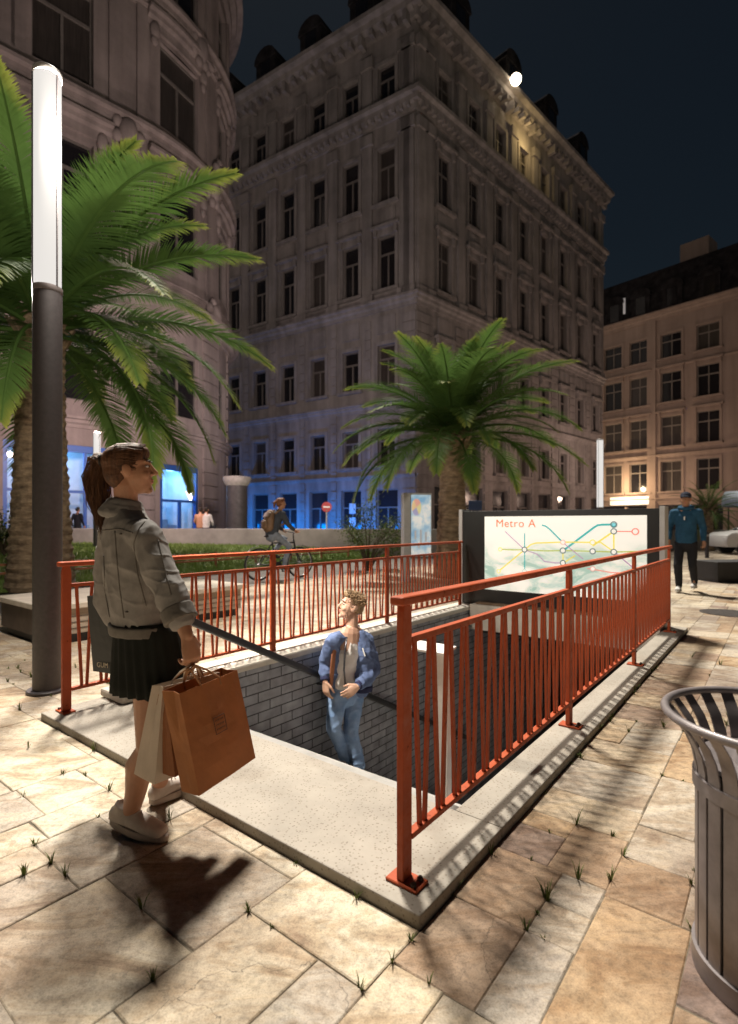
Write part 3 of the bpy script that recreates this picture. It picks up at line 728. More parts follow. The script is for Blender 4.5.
mb = MB(); wall_holes(mb, fR, 0, LR, 0, 38.2, wR + gR); wall_holes(mb, fL, 0, LL, 0, 38.2, wL + gL)
# plain back so that it is a closed volume
pe = fR(LR, 0); pl = fL(LL, 0); pb_ = pl + Rd * LR
for a, b in ((pe, pb_), (pb_, pl)): mb.add([(a.x, a.y, 0), (b.x, b.y, 0), (b.x, b.y, 38.2), (a.x, a.y, 38.2)], [(0, 1, 2, 3)])
# pilasters and rusticated courses in relief
def relief(f, L, ss):
    g_ = []
    for i in range(len(ss) + 1):
        c = ss[0] - (ss[1] - ss[0]) / 2 + (ss[1] - ss[0]) * i
        if c < 0.45 or c > L - 0.45: continue
        g_.append(c)
    for c in [0.5] + g_ + [L - 0.5]:
        for z0, z1 in ((17.9, 30.6), (32.0, 36.4)):
            p = [f(c - 0.42, 0, -0.02), f(c + 0.42, 0, -0.02), f(c + 0.42, 0, 0.22), f(c - 0.42, 0, 0.22)]
            solid(mb, p, z0, z1)
            p = [f(c - 0.55, 0, -0.02), f(c + 0.55, 0, -0.02), f(c + 0.55, 0, 0.36), f(c - 0.55, 0, 0.36)]
            solid(mb, p, z1 - 0.9, z1 - 0.12); solid(mb, p, z0, z0 + 0.5)
    for k in range(21):                       # courses of the lower floors
        z = 0.9 + k * 0.75
        if z > 16.4: break
        blocks = [(-0.0, ss[0] - 1.35)] + [(ss[i] + 1.35, ss[i + 1] - 1.35) for i in range(len(ss) - 1)] + [(ss[-1] + 1.35, L)]
        if 9.2 < z < 10.8: continue
        for a, b in blocks:
            if b - a < 0.2: continue
            solid(mb, [f(a, 0, -0.02), f(b, 0, -0.02), f(b, 0, 0.1), f(a, 0, 0.1)], z + 0.05, z + 0.68)
    for zc in (23.9, 16.0, 30.9):                     # panels between floors
        for s in ss:
            if zc == 30.9: continue
            solid(mb, [f(s - 0.8, 0, -0.02), f(s + 0.8, 0, -0.02), f(s + 0.8, 0, 0.09), f(s - 0.8, 0, 0.09)], zc - 0.55, zc + 0.75)
relief(fR, LR, sR); relief(fL, LL, sL)
wl = bpart('wall', mb, m_bm, mid)
for f, L in ((fR, LR), (fL, LL)):
    x0 = -0.0
    for ex_, cp in ((0.7, (38.9, 1.5, 1.15)), (0.3, (32.2, 1.3, 0.75)), (0.3, (17.9, 0.8, 0.5)), (0.2, (10.4, 0.6, 0.35)), (0.2, (4.95, 0.35, 0.22))):
        mb = MB(); band(mb, f, x0, L + ex_, cornice_prof(*cp)); bpart('cornice', mb, m_bm, mid)
    mb = MB()
    n = int(L / 0.95)
    for i in range(n):
        s = 0.5 + i * 0.95; big = i % 4 == 0
        solid(mb, [f(s - 0.16, 0, 0.1), f(s + 0.16, 0, 0.1), f(s + 0.16, 0, 0.85), f(s - 0.16, 0, 0.85)], 37.0 if big else 37.35, 37.75)
    bpart('brackets', mb, m_bm, mid); mb = MB()
    for i in range(int(L / 0.6)):
        s = 0.4 + i * 0.6
        solid(mb, [f(s - 0.12, 0, 0.05), f(s + 0.12, 0, 0.05), f(s + 0.12, 0, 0.52), f(s - 0.12, 0, 0.52)], 31.1, 31.5)
    bpart('dentils', mb, m_bm, mid)
# corner blocks fill the mitre of the mouldings
nC = (fR.n + fL.n).normalized()
for z, h, d in ((38.9, 1.5, 1.15), (32.2, 1.3, 0.75), (17.9, 0.8, 0.5), (10.4, 0.6, 0.35)):
    mb = MB()
    for k, (q0, q1) in enumerate(((1.0, 0.72), (0.78, 0.45), (0.55, 0.0))):
        dd = d * (1, 0.62, 0.3)[k] - 0.004; a = PC + fR.n * dd; b = PC + fL.n * dd; c = PC + nC * (dd / max(0.3, nC.dot(fR.n)))
        z1 = z - 0.003 - h * (0, 0.22, 0.55)[k]; z0 = z - h * (0.22, 0.55, 1.0)[k]
        solid(mb, [PC - nC * 0.3, a, c, b], z0, z1)
    bpart('corner_moulding', mb, m_bm, mid)
for w_ in wR: 
    r = rows.index((w_[2], w_[3])); k = sR.index(min(sR, key=lambda q: abs(q - (w_[0] + w_[1]) / 2)))
    window(fR, w_, mid, hood=('flat', 'cornice', ('arch' if k % 2 else 'cornice'), 'cornice', 'flat')[r], pm=m_curtain if rb.random() < 0.3 else m_pane, style='many')
for w_ in wL:
    r = rows.index((w_[2], w_[3]))
    window(fL, w_, mid, hood=('flat', 'flat', 'cornice', 'flat', 'flat')[r], pm=m_curtain if rb.random() < 0.3 else m_pane, style='cross')
m_shopdark = glass_mat('shop_glass', (0.02, 0.02, 0.024))
lit_w = glow('lit_shop_pane', (1.0, 0.86, 0.7), 0.35)
for i, w_ in enumerate(gR):
    o = window(fR, w_, mid, hood=None, pm=m_shopdark, style='shop'); o.name = 'shop_window'
for i, w_ in enumerate(gL):
    o = window(fL, w_, mid, hood=None, pm=m_shopdark, style='shop'); o.name = 'shop_window'
    if i in (1,):
        q = MB(); q.box(-0.3, 0.3, 0.17, 0.19, 1.9, 2.7); q.box(-0.3, 0.3, 0.17, 0.19, 0.9, 1.6); q.build('poster', mat('poster_white', (0.6, 0.6, 0.6), 0.6), o)
# mansard roof with dormers
mb = MB(); ins = 0.6; top = 2.2
A = PC + nC * -1.3; B = fR(LR - 0.4, 0, -0.9); Dq = fL(LL - 0.3, 0, -0.9); E = Dq + Rd * (LR - 1)
A2 = PC - nC * 3.8; B2 = fR(LR - 2.2, 0, -2.7); D2 = fL(LL - 2.2, 0, -2.7); E2 = D2 + Rd * (LR - 5)
mb.rings([[(p.x, p.y, 38.2) for p in (A, B, E, Dq)], [(p.x, p.y, 42.2) for p in (A2, B2, E2, D2)]])
rf = bpart('roof', mb, m_roof, mid)
def dormer(f, s, parent, z=38.9, wd=1.9, ht=2.6, dpt=-0.5, m=None, rd=True):
    mb = MB(); c = [f(s - wd / 2, 0, dpt), f(s + wd / 2, 0, dpt), f(s + wd / 2, 0, dpt - 2.6), f(s - wd / 2, 0, dpt - 2.6)]
    solid(mb, c, z, z + ht * 0.72)
    fr_, bk = [], []
    for i in range(9):
        a = math.pi * i / 8; q = s + math.cos(a) * (wd / 2 + 0.15); zz = z + ht * 0.72 + math.sin(a) * (wd / 2 if rd else 0.5)
        fr_.append(f(q, zz, dpt + 0.12)); bk.append(f(q, zz, dpt - 2.6))
    mb.rings([fr_, bk]); o = bpart('dormer', mb, m or m_roof, parent)
    w2 = MB(); solid(w2, [f(s - wd * 0.25, 0, dpt - 0.1), f(s + wd * 0.25, 0, dpt - 0.1), f(s + wd * 0.25, 0, dpt + 0.02), f(s - wd * 0.25, 0, dpt + 0.02)], z + 0.3, z + ht * 0.75)
    w2.v = [tuple(V3(v) - parent.location) for v in w2.v]; w2.build('dormer_window', m_pane, o)
    return o
for s in (4.9, 12.6, 19.6, 26.6): dormer(fR, s, mid, dpt=0.35, ht=3.7, wd=2.3)
for s in (4.6, 9.6, 14.6, 19.6): dormer(fL, s, mid, dpt=0.1, ht=3.4, wd=2.2)

# ---- left building with rounded corner
PS = V3((-11.7, 26.0, 0)); RAD = 9.0
lb = thing('round_corner_building', 'stone building with a rounded corner, curved cornices and blue lit shop windows', 'building', (PS.x, PS.y, 0)); lb['_stone'] = m_bl.name
fB = Face(PS, Rd, RAD, 0.0)
S0, S1 = -14.0, RAD * 1.75
rowsB = [(28.8, 32.9), (21.7, 26.0), (14.8, 19.0), (7.0, 10.4)]
cols = [(-10.9, 1.25), (-6.9, 1.25), (-2.9, 1.25), (2.85, 1.3), (7.4, 0.85), (11.4, 1.2)]
wB = [(s - h, s + h, a, b) for a, b in rowsB for s, h in cols]
shops = [(-5.2, -0.9, 0.35, 4.9), (1.55, 4.2, 0.35, 4.4), (-10.2, -6.3, 0.35, 4.9)]
ZT = 34.6
ZS, SS = 27.35, -0.45       # the straight front is lower than the corner turret
wB = [w_ for w_ in wB if not (w_[0] < SS and w_[3] > ZS)]
hol = wB + [(s[0], s[1], s[2], s[3]) for s in shops]
mb = MB(); wall_holes(mb, fB, S0, SS, 0, ZS, [h_ for h_ in hol if h_[1] < SS], depth=0.45, step=0.6); wall_holes(mb, fB, SS, S1, 0, ZT, [h_ for h_ in hol if h_[0] > SS], depth=0.45, step=0.6)
e0, e1 = fB(S0, 0), fB(S1, 0); em = fB(SS, 0); bk_ = V3((-8.5, 8.7, 0))
for a, b, zt in ((e1, em + bk_ * 1.3, ZT), (em + bk_ * 1.3, em, ZT), (em + bk_, e0 + bk_, ZS), (e0 + bk_, e0, ZS)): mb.add([(a.x, a.y, 0), (b.x, b.y, 0), (b.x, b.y, zt), (a.x, a.y, zt)], [(0, 1, 2, 3)])
mb.add([(p.x, p.y, ZS) for p in (e0, em, em + bk_, e0 + bk_)], [(0, 1, 2, 3)])
top_ = [fB(q, ZT) for q in sub(SS, S1, 0.8)] + [V3(((em + bk_ * 1.3).x, (em + bk_ * 1.3).y, ZT))]; mb.add(top_, [tuple(range(len(top_)))])
for c in [s - h - 0.95 for s, h in cols] + [s + h + 0.95 for s, h in cols]:                       # pilaster strips
    if abs(c - 0.0) < 0.2: continue
    for z0, z1 in ((13.9, 20.4), (21.2, 27.0), (28.2, 33.5)):
        if c < SS and z1 > ZS: continue
        solid(mb, [fB(c - 0.3, 0, -0.02), fB(c + 0.3, 0, -0.02), fB(c + 0.3, 0, 0.13), fB(c - 0.3, 0, 0.13)], z0, z1)
for k in range(16):
    z = 0.5 + k * 0.74
    for a, b in ((-0.7, 1.2), (4.55, 6.3), (8.5, 10.0), (-14, -10.5), (-6.1, -5.4)):
        rs = [[fB(q, zz, d) for d, zz in ((-0.02, z + 0.04), (0.1, z + 0.04), (0.1, z + 0.68), (-0.02, z + 0.68))] for q in sub(a, b, 0.6)]
        mb.rings(rs)
bpart('wall', mb, m_bl, lb)
mb = MB()
for z, h, d in ((12.9, 0.9, 0.75), (13.75, 0.4, 0.35), (21.0, 0.8, 0.6), (28.0, 0.8, 0.6), (20.6, 0.25, 0.3), (34.8, 1.3, 1.0), (6.2, 0.5, 0.35), (27.2, 0.22, 0.25)):
    mb = MB(); band(mb, fB, S0 if z < 27.1 else SS, S1, cornice_prof(z, h, d), 0.6); bpart('cornice', mb, m_bl, lb)
mb = MB()
band(mb, fB, S0, SS - 0.02, cornice_prof(27.6, 0.7, 0.6), 0.6); bpart('cornice', mb, m_bl, lb); mb = MB()
for i in range(70):
    s = S0 + 0.3 + i * 0.42
    if SS + 0.2 < s < S1 - 0.3: solid(mb, [fB(s - 0.1, 0, 0.02), fB(s + 0.1, 0, 0.02), fB(s + 0.1, 0, 0.32), fB(s - 0.1, 0, 0.32)], 27.25, 27.6)
bpart('brackets', mb, m_bl, lb)
# curved hoods and carved cartouches
for s, h in cols:
    for z in (26.6, 19.6):
        if s < SS and z > 26: continue
        mb = MB(); band(mb, fB, s - h - 0.75, s + h + 0.75, cornice_prof(z + 0.55, 0.7, 0.55), 0.4); band(mb, fB, s - h - 0.4, s + h + 0.4, [(-0.02, z - 0.35), (0.14, z - 0.35), (0.14, z - 0.1), (-0.02, z - 0.1)], 0.4)
        bpart('window_hood', mb, m_bl, lb)
        for sx in (-1, 1):
            mb = MB(); q = s + sx * (h + 0.35)
            mb.ell(fB(q, z - 0.35, 0.12), 0.2, 0.26, 0.45, fB.frame(q)[2]); mb.ell(fB(q, z - 0.85, 0.1), 0.14, 0.2, 0.3, fB.frame(q)[2]); bpart('carved_bracket', mb, m_bl, lb, smooth=True)
for q, z in ((-0.2, 20.2), (5.2, 20.4), (5.3, 13.2), (6.0, 21.6), (4.0, 27.4)):
    mb = MB(); n = fB.frame(q)[2]
    mb.ell(fB(q, z, 0.35), 0.35, 0.45, 0.7, n)
    for a in range(7):
        aa = a * 0.9; mb.ell(fB(q + 0.55 * math.cos(aa), z + 0.75 * math.sin(aa), 0.3), 0.2, 0.26, 0.3, n)
    bpart('carved_cartouche', mb, m_bl, lb, smooth=True)
for w_ in wB: window(fB, w_, lb, hood=None, depth=0.45, pm=m_curtain if (w_[2] == 21.7 and rb.random() < 0.7) else m_pane, style='cross')
m_blue = mat('blue_shop_frame', (0.02, 0.10, 0.42), 0.45, var=0.05)
m_clear = None
def clear_glass():
    m, nt, b, out = new_mat('shop_front_glass'); L = nt.links
    tr = N(nt, 'ShaderNodeBsdfTransparent'); gl = N(nt, 'ShaderNodeBsdfGlossy', Roughness=0.03); mx = N(nt, 'ShaderNodeMixShader'); mx.inputs[0].default_value = 0.08
    L.new(tr.outputs[0], mx.inputs[1]); L.new(gl.outputs[0], mx.inputs[2]); L.new(mx.outputs[0], out.inputs['Surface']); return m
m_clear = clear_glass()
m_shopwall = mat('shop_wall', (0.60, 0.66, 0.72), 0.8, var=0.08, scale=1.5)
def shopfront(f, w_, parent, cols_, energy):
    a, b, c, d = w_; mb = MB(); t = 0.16
    for q0, q1, z0, z1 in ((a, a + t, c, d), (b - t, b, c, d), (a + t, b - t, d - 0.3, d), (a + t, b - t, c, c + 0.25)):
        solid(mb, [f(q0, 0, -0.25), f(q1, 0, -0.25), f(q1, 0, -0.05), f(q0, 0, -0.05)], z0, z1)
    for k in range(1, cols_):
        q = a + (b - a) * k / cols_; solid(mb, [f(q - 0.06, 0, -0.24), f(q + 0.06, 0, -0.24), f(q + 0.06, 0, -0.08), f(q - 0.06, 0, -0.08)], c + 0.25, c + (d - c) * 0.52 if cols_ < 3 else d - 0.3)
    solid(mb, [f(a + t, 0, -0.235), f(b - t, 0, -0.235), f(b - t, 0, -0.085), f(a + t, 0, -0.085)], c + (d - c) * 0.52, c + (d - c) * 0.52 + 0.13)
    o = bpart('shop_front', mb, m_blue, parent)
    mb = MB(); mb.add([f(a, c, -0.2), f(b, c, -0.2), f(b, d, -0.2), f(a, d, -0.2)], [(0, 1, 2, 3)]); mb.v = [tuple(V3(v) - parent.location) for v in mb.v]; mb.build('pane', m_clear, o, fix=False)
    mb = MB(); D = -2.2
    P_ = lambda q, z, dd: f(q, z, dd)
    for quad in (((a, c, D), (b, c, D), (b, d, D), (a, d, D)), ((a, c, -0.3), (a, c, D), (a, d, D), (a, d, -0.3)), ((b, c, -0.3), (b, d, -0.3), (b, d, D), (b, c, D)), ((a, d, -0.3), (a, d, D), (b, d, D), (b, d, -0.3)), ((a, c, -0.3), (b, c, -0.3), (b, c, D), (a, c, D))):
        mb.add([f(*q) for q in quad], [(0, 1, 2, 3)])
    bpart('shop_interior', mb, m_shopwall, parent, fix=False)
    sh = MB()
    for k in range(3):
        q = a + (b - a) * (0.2 + 0.3 * k)
        solid(sh, [f(q - 0.3, 0, -1.9), f(q + 0.3, 0, -1.9), f(q + 0.3, 0, -1.3), f(q - 0.3, 0, -1.3)], c + 0.01, c + 0.9 + 0.3 * (k % 2))
    bpart('display_unit', sh, mat('display', (0.25, 0.4, 0.6), 0.6), parent)
    p = f((a + b) / 2, d - 0.5, -0.9); lamp('shop_lamp', p, energy, (0.20, 0.55, 1.0), 0.22)
shopfront(fB, shops[1], lb, 2, 95); shopfront(fB, shops[0], lb, 4, 75); shopfront(fB, shops[2], lb, 4, 60)

# ---- right building far across the street
PR1 = V3((41.5, 56.6, 0)); PR0 = V3((30.0, 70.5, 0)); dR = (PR1 - PR0).normalized()
rbld = thing('ochre_building', 'long ochre rendered house with a dark mansard roof across the street on the right', 'building', (PR0.x, PR0.y, 0)); rbld['_stone'] = m_br.name
fA = FaceR(PR1 + dR * 14, -dR); LA = (PR1 + dR * 14 - PR0).length + 1.5
fA.o = PR1 + dR * 14
rowsA = [(21.2, 24.1), (15.9, 19.5), (10.6, 14.2), (5.2, 8.8)]
def px_s(px):        # where a column of windows stands along this facade
    k = (px - CX) / F_PX; o, t = fA.o, fA.t; return (k * o.y - o.x) / (t.x - k * t.y)
cA = [px_s(x) for x in (613, 639, 671, 708)]; cA += [cA[-1] - 5.2, cA[-1] - 10.4, cA[-1] - 15.6]
cA = [c for c in cA if c > 1.5]
wA = [(s - 1.15, s + 1.15, a, b) for a, b in rowsA for s in cA]; gA = [(s - 1.5, s + 1.5, 0.3, 3.6) for s in cA]
mb = MB(); wall_holes(mb, fA, 0, LA, 0, 26.4, wA + gA)
q0, q1 = fA(0, 0), fA(LA, 0)
for a, b in ((q1, q1 + V3((12, 10, 0))), (q1 + V3((12, 10, 0)), q0 + V3((12, 10, 0))), (q0 + V3((12, 10, 0)), q0)): mb.add([(a.x, a.y, 0), (b.x, b.y, 0), (b.x, b.y, 26.4), (a.x, a.y, 26.4)], [(0, 1, 2, 3)])
sj = px_s(652); solid(mb, [fA(sj - 0.5, 0, -0.02), fA(sj + 0.5, 0, -0.02), fA(sj + 0.5, 0, 0.25), fA(sj - 0.5, 0, 0.25)], 0.02, 26.3)
bpart('wall', mb, m_br, rbld)
mb = MB()
for z, h, d in ((26.9, 0.9, 0.8), (9.7, 0.4, 0.3), (4.4, 0.5, 0.35), (20.2, 0.25, 0.2)): mb = MB(); band(mb, fA, 0, LA, cornice_prof(z, h, d)); bpart('cornice', mb, m_br, rbld)
for w_ in wA: window(fA, w_, rbld, fm=m_frame2, hood=('flat', 'cornice', 'cornice', 'flat')[rowsA.index((w_[2], w_[3]))], pm=m_curtain if rb.random() < 0.4 else m_pane, style='many')
for i, w_ in enumerate(gA):
    o = window(fA, w_, rbld, hood=None, pm=m_shopdark, style='shop'); o.name = 'shop_window'
mb = MB(); a, b = fA(0, 0, -0.3), fA(LA, 0, -0.3); a2, b2 = fA(0, 0, -1.2), fA(LA, 0, -1.2); a3, b3 = fA(0, 0, -12), fA(LA, 0, -12)
for q in ((a, b, b2, a2, 26.4, 32.6), (a2, b2, b3, a3, 32.6, 33.6)):
    p, r, s, t, z0, z1 = q; mb.add([(p.x, p.y, z0), (r.x, r.y, z0), (s.x, s.y, z1), (t.x, t.y, z1)], [(0, 1, 2, 3)])
mb.add([(b.x, b.y, 26.4), (b3.x, b3.y, 26.4), (b3.x, b3.y, 33.6), (b2.x, b2.y, 32.6)], [(0, 1, 2, 3)])
bpart('roof', mb, m_roof, rbld)
for s in cA: dormer(fA, s, rbld, z=27.2, wd=2.2, ht=3.4, dpt=-0.4, m=m_roof, rd=True)
mb = MB()
for s in (px_s(678),): solid(mb, [fA(s - 1.6, 0, -5), fA(s + 1.6, 0, -5), fA(s + 1.6, 0, -8), fA(s - 1.6, 0, -8)], 31, 36.5)
bpart('chimney', mb, m_br, rbld)
# lit attic skylight and the bright shop entrance
o = MB(); s = px_s(618); solid(o, [fA(s - 0.7, 0, -0.55), fA(s + 0.7, 0, -0.55), fA(s + 0.7, 0, -0.42), fA(s - 0.7, 0, -0.42)], 28.2, 30.2); bpart('lit_skylight', o, glow('skylight_glow', (0.8, 0.75, 0.75), 0.10), rbld)
o = MB(); s = px_s(630); solid(o, [fA(s - 2.4, 0, 0.05), fA(s + 2.4, 0, 0.05), fA(s + 2.4, 0, 0.3), fA(s - 2.4, 0, 0.3)], 3.7, 4.7); bpart('lit_shop_sign', o, glow('shop_sign_glow', (1.0, 0.88, 0.66), 0.34), rbld)
p = fA(px_s(632), 5.8, 2.5); lamp('shop_light', p, 720, (1.0, 0.72, 0.42), 0.2)
p = fA(px_s(690), 4.5, 4.5); lamp('street_light', p, 170, (1.0, 0.70, 0.52), 0.12)

# roof lamp on the eave of the middle block
ls = 11.1
p = fR(ls, 38.7, 1.5)
rl = thing('floodlight', 'round glowing floodlight on the eave of the stone corner block', 'lamp', (p.x, p.y, p.z))
mb = MB(); mb.ell((0, 0, 0), 0.44, 0.44, 0.44); mb.build('globe', glow('globe_glow', (1.0, 0.83, 0.58), 9.0), rl, smooth=True)
mb = MB(); q_ = fR.n * -0.42; mb.tube([q_ * 0.9, q_ * 1.7], 0.08); mb.tube([q_, q_ * 1.15], 0.2); mb.build('stem', m_blackmetal, rl)
pp = fR(ls + 3.4, 35.6, 1.5); lamp('floodlight_spill', pp, 140, (1.0, 0.72, 0.30), 0.25)
# added area lights without fixtures warming the lane front, blue shop light on the corner block
for s, e in ((9, 620), (20, 560), (30, 520)):
    q = fR(s, 4.2, 10); lamp('lane_fill_light', q, e * 0.36, (1.0, 0.68, 0.52), kind='AREA', rot=(V3((-fR.n.x, -fR.n.y, 0.55))).to_track_quat('-Z', 'Y').to_euler(), size=1.0)
for s, e in ((3, 330), (7, 330), (11, 330), (15, 330), (19.5, 330)):
    q = fL(s, 0.7, 2.6); lamp('blue_shop_light', q, e * 0.36, (0.0, 0.24, 1.0), kind='AREA', rot=(V3((-fL.n.x, -fL.n.y, 0.35))).to_track_quat('-Z', 'Y').to_euler(), size=1.2)

q = at(97, 432, 18.5); lamp('column_light', (q.x + 0.3, q.y - 0.2, q.z + 0.6), 1000, (1.0, 0.73, 0.69), 0.12)
lamp('column_light', (-2.24, 4.02, 4.2), 400, (1.0, 0.90, 0.78), 0.10); lamp('column_light', (-2.80, 4.36, 3.25), 190, (1.0, 0.90, 0.78), 0.10)

# added area lights, no fixtures, to brighten the fronts of the blocks
q = V3((-5.5, 26.0, 5.0)); lamp('front_fill_light', q, 190, (1.0, 0.86, 0.84), kind='AREA', rot=V3((-fL.n.x, -fL.n.y, 0.75)).to_track_quat('-Z', 'Y').to_euler(), size=1.2)
q = V3((-1.0, 15.5, 5.0)); lamp('front_fill_light', q, 680, (1.0, 0.82, 0.76), kind='AREA', rot=V3((-0.62, 0.72, 0.70)).to_track_quat('-Z', 'Y').to_euler(), size=1.2)

q = V3((22.0, 47.0, 5.0)); lamp('front_fill_light', q, 300, (1.0, 0.74, 0.62), kind='AREA', rot=V3((0.77, 0.637, 0.45)).to_track_quat('-Z', 'Y').to_euler(), size=1.2)
q = V3((-2.16, 4.0, 3.6)); lamp('stair_fill_light', q, 800, (1.0, 0.92, 0.82), 0.10, kind='SPOT', rot=(V3((0.0, 5.35, -0.35)) - q).to_track_quat('-Z', 'Y').to_euler(), spot=R(46))  # added spot to brighten the man and stairwell, not part of the column
# ---------------------------------------------------------------- palms
def leaf_mat(name, deep, mid_, tipc, trans=0.35):
    m, nt, b, out = new_mat(name); L = nt.links
    at_ = N(nt, 'ShaderNodeAttribute'); at_.attribute_name = 'tip'
    tc = N(nt, 'ShaderNodeTexCoord'); nz = N(nt, 'ShaderNodeTexNoise', Scale=1.6, Detail=3.0); L.new(tc.outputs['Object'], nz.inputs['Vector'])
    r = ramp(nt, [(0.0, deep), (0.55, mid_), (0.9, tipc)]); sm = N(nt, 'ShaderNodeMath', operation='MULTIPLY_ADD'); sm.inputs[1].default_value = 0.5
    sb = N(nt, 'ShaderNodeMath', operation='SUBTRACT'); sb.inputs[1].default_value = 0.5; L.new(nz.outputs['Fac'], sb.inputs[0]); L.new(sb.outputs[0], sm.inputs[0]); L.new(at_.outputs['Fac'], sm.inputs[2])
    L.new(sm.outputs[0], r.inputs['Fac']); L.new(r.outputs['Color'], b.inputs['Base Color']); b.inputs['Roughness'].default_value = 0.6; b.inputs['Specular IOR Level'].default_value = 0.12
    tr = N(nt, 'ShaderNodeBsdfTranslucent'); L.new(r.outputs['Color'], tr.inputs['Color']); mx = N(nt, 'ShaderNodeMixShader'); mx.inputs[0].default_value = trans
    L.new(b.outputs[0], mx.inputs[1]); L.new(tr.outputs[0], mx.inputs[2]); L.new(mx.outputs[0], out.inputs['Surface']); return m
m_leaf = leaf_mat('palm_leaf', (0.040, 0.085, 0.022), (0.085, 0.155, 0.036), (0.30, 0.31, 0.06), 0.30)
def trunk_mat():
    m = mat('palm_trunk', (0.36, 0.26, 0.16), 0.95, scale=5, col2=(0.10, 0.065, 0.04), bump=0.8, bscale=24, bdist=0.03, stretch=(1, 1, 3)); return m
m_trunk = trunk_mat(); m_rachis = mat('palm_rachis', (0.20, 0.24, 0.07), 0.6, var=0.1)
def frond(parent, az, el, L, droop, rnd, dens=62, wl=0.55, seg=3, wd=0.026):
    mb = MB(); tips = []
    h = V3((math.cos(az), math.sin(az), 0)); sd = V3((-h.y, h.x, 0)); pts = []; p = V3((0, 0, 0)) + h * 0.12; a = el; n = 16
    tw = rnd.uniform(-0.25, 0.25)
    for i in range(n + 1):
        pts.append(p.copy()); a = el - droop * ((i + 1) / n) ** 1.35
        p = p + (h * math.cos(a) + V3((0, 0, math.sin(a))) + sd * tw * (i / n) * 0.35) * (L / n)
    def P(t):
        q = t * n; i = min(int(q), n - 1); return pts[i].lerp(pts[i + 1], q - i), (pts[i + 1] - pts[i]).normalized()
    mb.tube(pts, [0.045 * L / 4 * (1 - 0.85 * i / n) + 0.004 for i in range(n + 1)], 5); tips += [0.45] * len(mb.v)
    for i in range(dens):
        t = 0.10 + 0.90 * i / (dens - 1); q, tg = P(t)
        lat = tg.cross(V3((0, 0, 1)));
        if lat.length < 0.05: lat = sd.copy()
        lat.normalize(); up = lat.cross(tg)
        prof = (math.sin(math.pi * min(1, 0.16 + 0.80 * t)) ** 0.75) * (0.55 + 0.45 * min(1, t * 5))
        ll = wl * L / 4 * max(0.25, prof) * rnd.uniform(0.88, 1.08)
        fw = 0.45 + 1.0 * t ** 2
        for s_ in (-1, 1):
            d = (lat * s_ + tg * fw + up * rnd.uniform(0.15, 0.42)).normalized()
            b0 = len(mb.v); c = q.copy(); wdt = wd * L / 4 * rnd.uniform(0.85, 1.15)
            wv = tg - d * tg.dot(d); wv.normalize(); wv = (wv + up * 0.25).normalized()
            for k in range(seg + 1):
                f = k / seg; hw = wdt * (0.55 + 0.9 * f) * (1 - f ** 3) if k < seg else 0.001
                hw = wdt * (0.5, 0.62, 0.45, 0.03)[k] if seg == 3 else hw
                mb.v += [tuple(c - wv * hw), tuple(c + wv * hw)]; tv = 0.18 + 0.42 * t ** 2 + 0.30 * f * (0.25 + t * 0.75); tips += [tv, tv]
                d = (d - V3((0, 0, 1)) * (0.10 + 0.15 * f) * rnd.uniform(0.6, 1.3)).normalized(); c = c + d * (ll / seg)
            for k in range(seg): a0 = b0 + 2 * k; mb.f.append((a0, a0 + 1, a0 + 3, a0 + 2))
    o = mb.build('frond', m_leaf, parent, fix=False)
    at_ = o.data.attributes.new('tip', 'FLOAT', 'POINT'); at_.data.foreach_set('value', tips)
    return o
def palm(label, base, hz, r0, r1, L, n, seed, dens, group='palm trees on the square', els=None, lean=(0, 0), wl=0.55):
    rnd = random.Random(seed); t = thing('palm_tree', label, 'palm tree', base, 0, group)
    mb = MB(); rs = []; K = int(hz / 0.09) + 2; nn = 26
    for i in range(K):
        f = i / (K - 1); r = r1 + (r0 - r1) * (1 - f) ** 2.2; c = (lean[0] * f, lean[1] * f)
        if f > 0.86: r *= 1 + 0.35 * (f - 0.86) / 0.14
        ring = []
        for j in range(nn):
            a = 2 * math.pi * j / nn; dia = math.cos(7 * a + i * 1.05) * math.cos(i * 1.75)
            rr = r * (1 + 0.045 * dia + (0.05 if i % 2 else -0.02) + rnd.uniform(-0.02, 0.02)); ring.append((c[0] + rr * math.cos(a), c[1] + rr * math.sin(a), f * hz))
        rs.append(ring)
    mb.rings(rs); mb.build('trunk', m_trunk, t, fix=True)
    mb = MB()
    for i in range(40):                      # cut leaf bases under the crown
        a = i * 2.4; z = hz - 0.75 + 0.02 * i; d = V3((math.cos(a), math.sin(a), 0)); p = V3((lean[0], lean[1], z)) + d * r1 * 0.9
        mb.bar(p, p + d * 0.22 + V3((0, 0, 0.34)), 0.13, 0.05, (0, 0, 1))
    mb.build('leaf_bases', m_trunk, t)
    for i in range(n):
        f = i / (n - 1); az = i * 2.39996 + rnd.uniform(-0.2, 0.2)
        el = R(86 - 104 * f ** 0.9) + rnd.uniform(-0.08, 0.08) if els is None else els(f, rnd)
        o = frond(t, az, el, L * rnd.uniform(0.86, 1.08) * (0.78 + 0.22 * min(1, f * 2.5)), R(rnd.uniform(58, 88)) * (0.75 + 0.25 * f), rnd, dens, wl)
        o.location = (lean[0], lean[1], hz - 0.08 - 0.35 * f)
    return t
pb = at(41, 592, 10.5); pb.z = lawn_z(pb) if uv_of(pb)[1] > 10.6 else 0
palm('large palm with a thick trunk and long arching fronds, behind the lamp column', pb, 5.45 - pb.z, 0.60, 0.40, 4.85, 50, 4, 116, wl=0.70)
pm_ = at(452, 577, 13.0); pm_.z = 0
palm('smaller round crowned palm standing behind the left end of the map sign', pm_, 3.75, 0.44, 0.28, 3.05, 60, 9, 92, wl=0.80, els=lambda f, r: R(86 - 84 * f ** 0.9) + r.uniform(-0.08, 0.08))
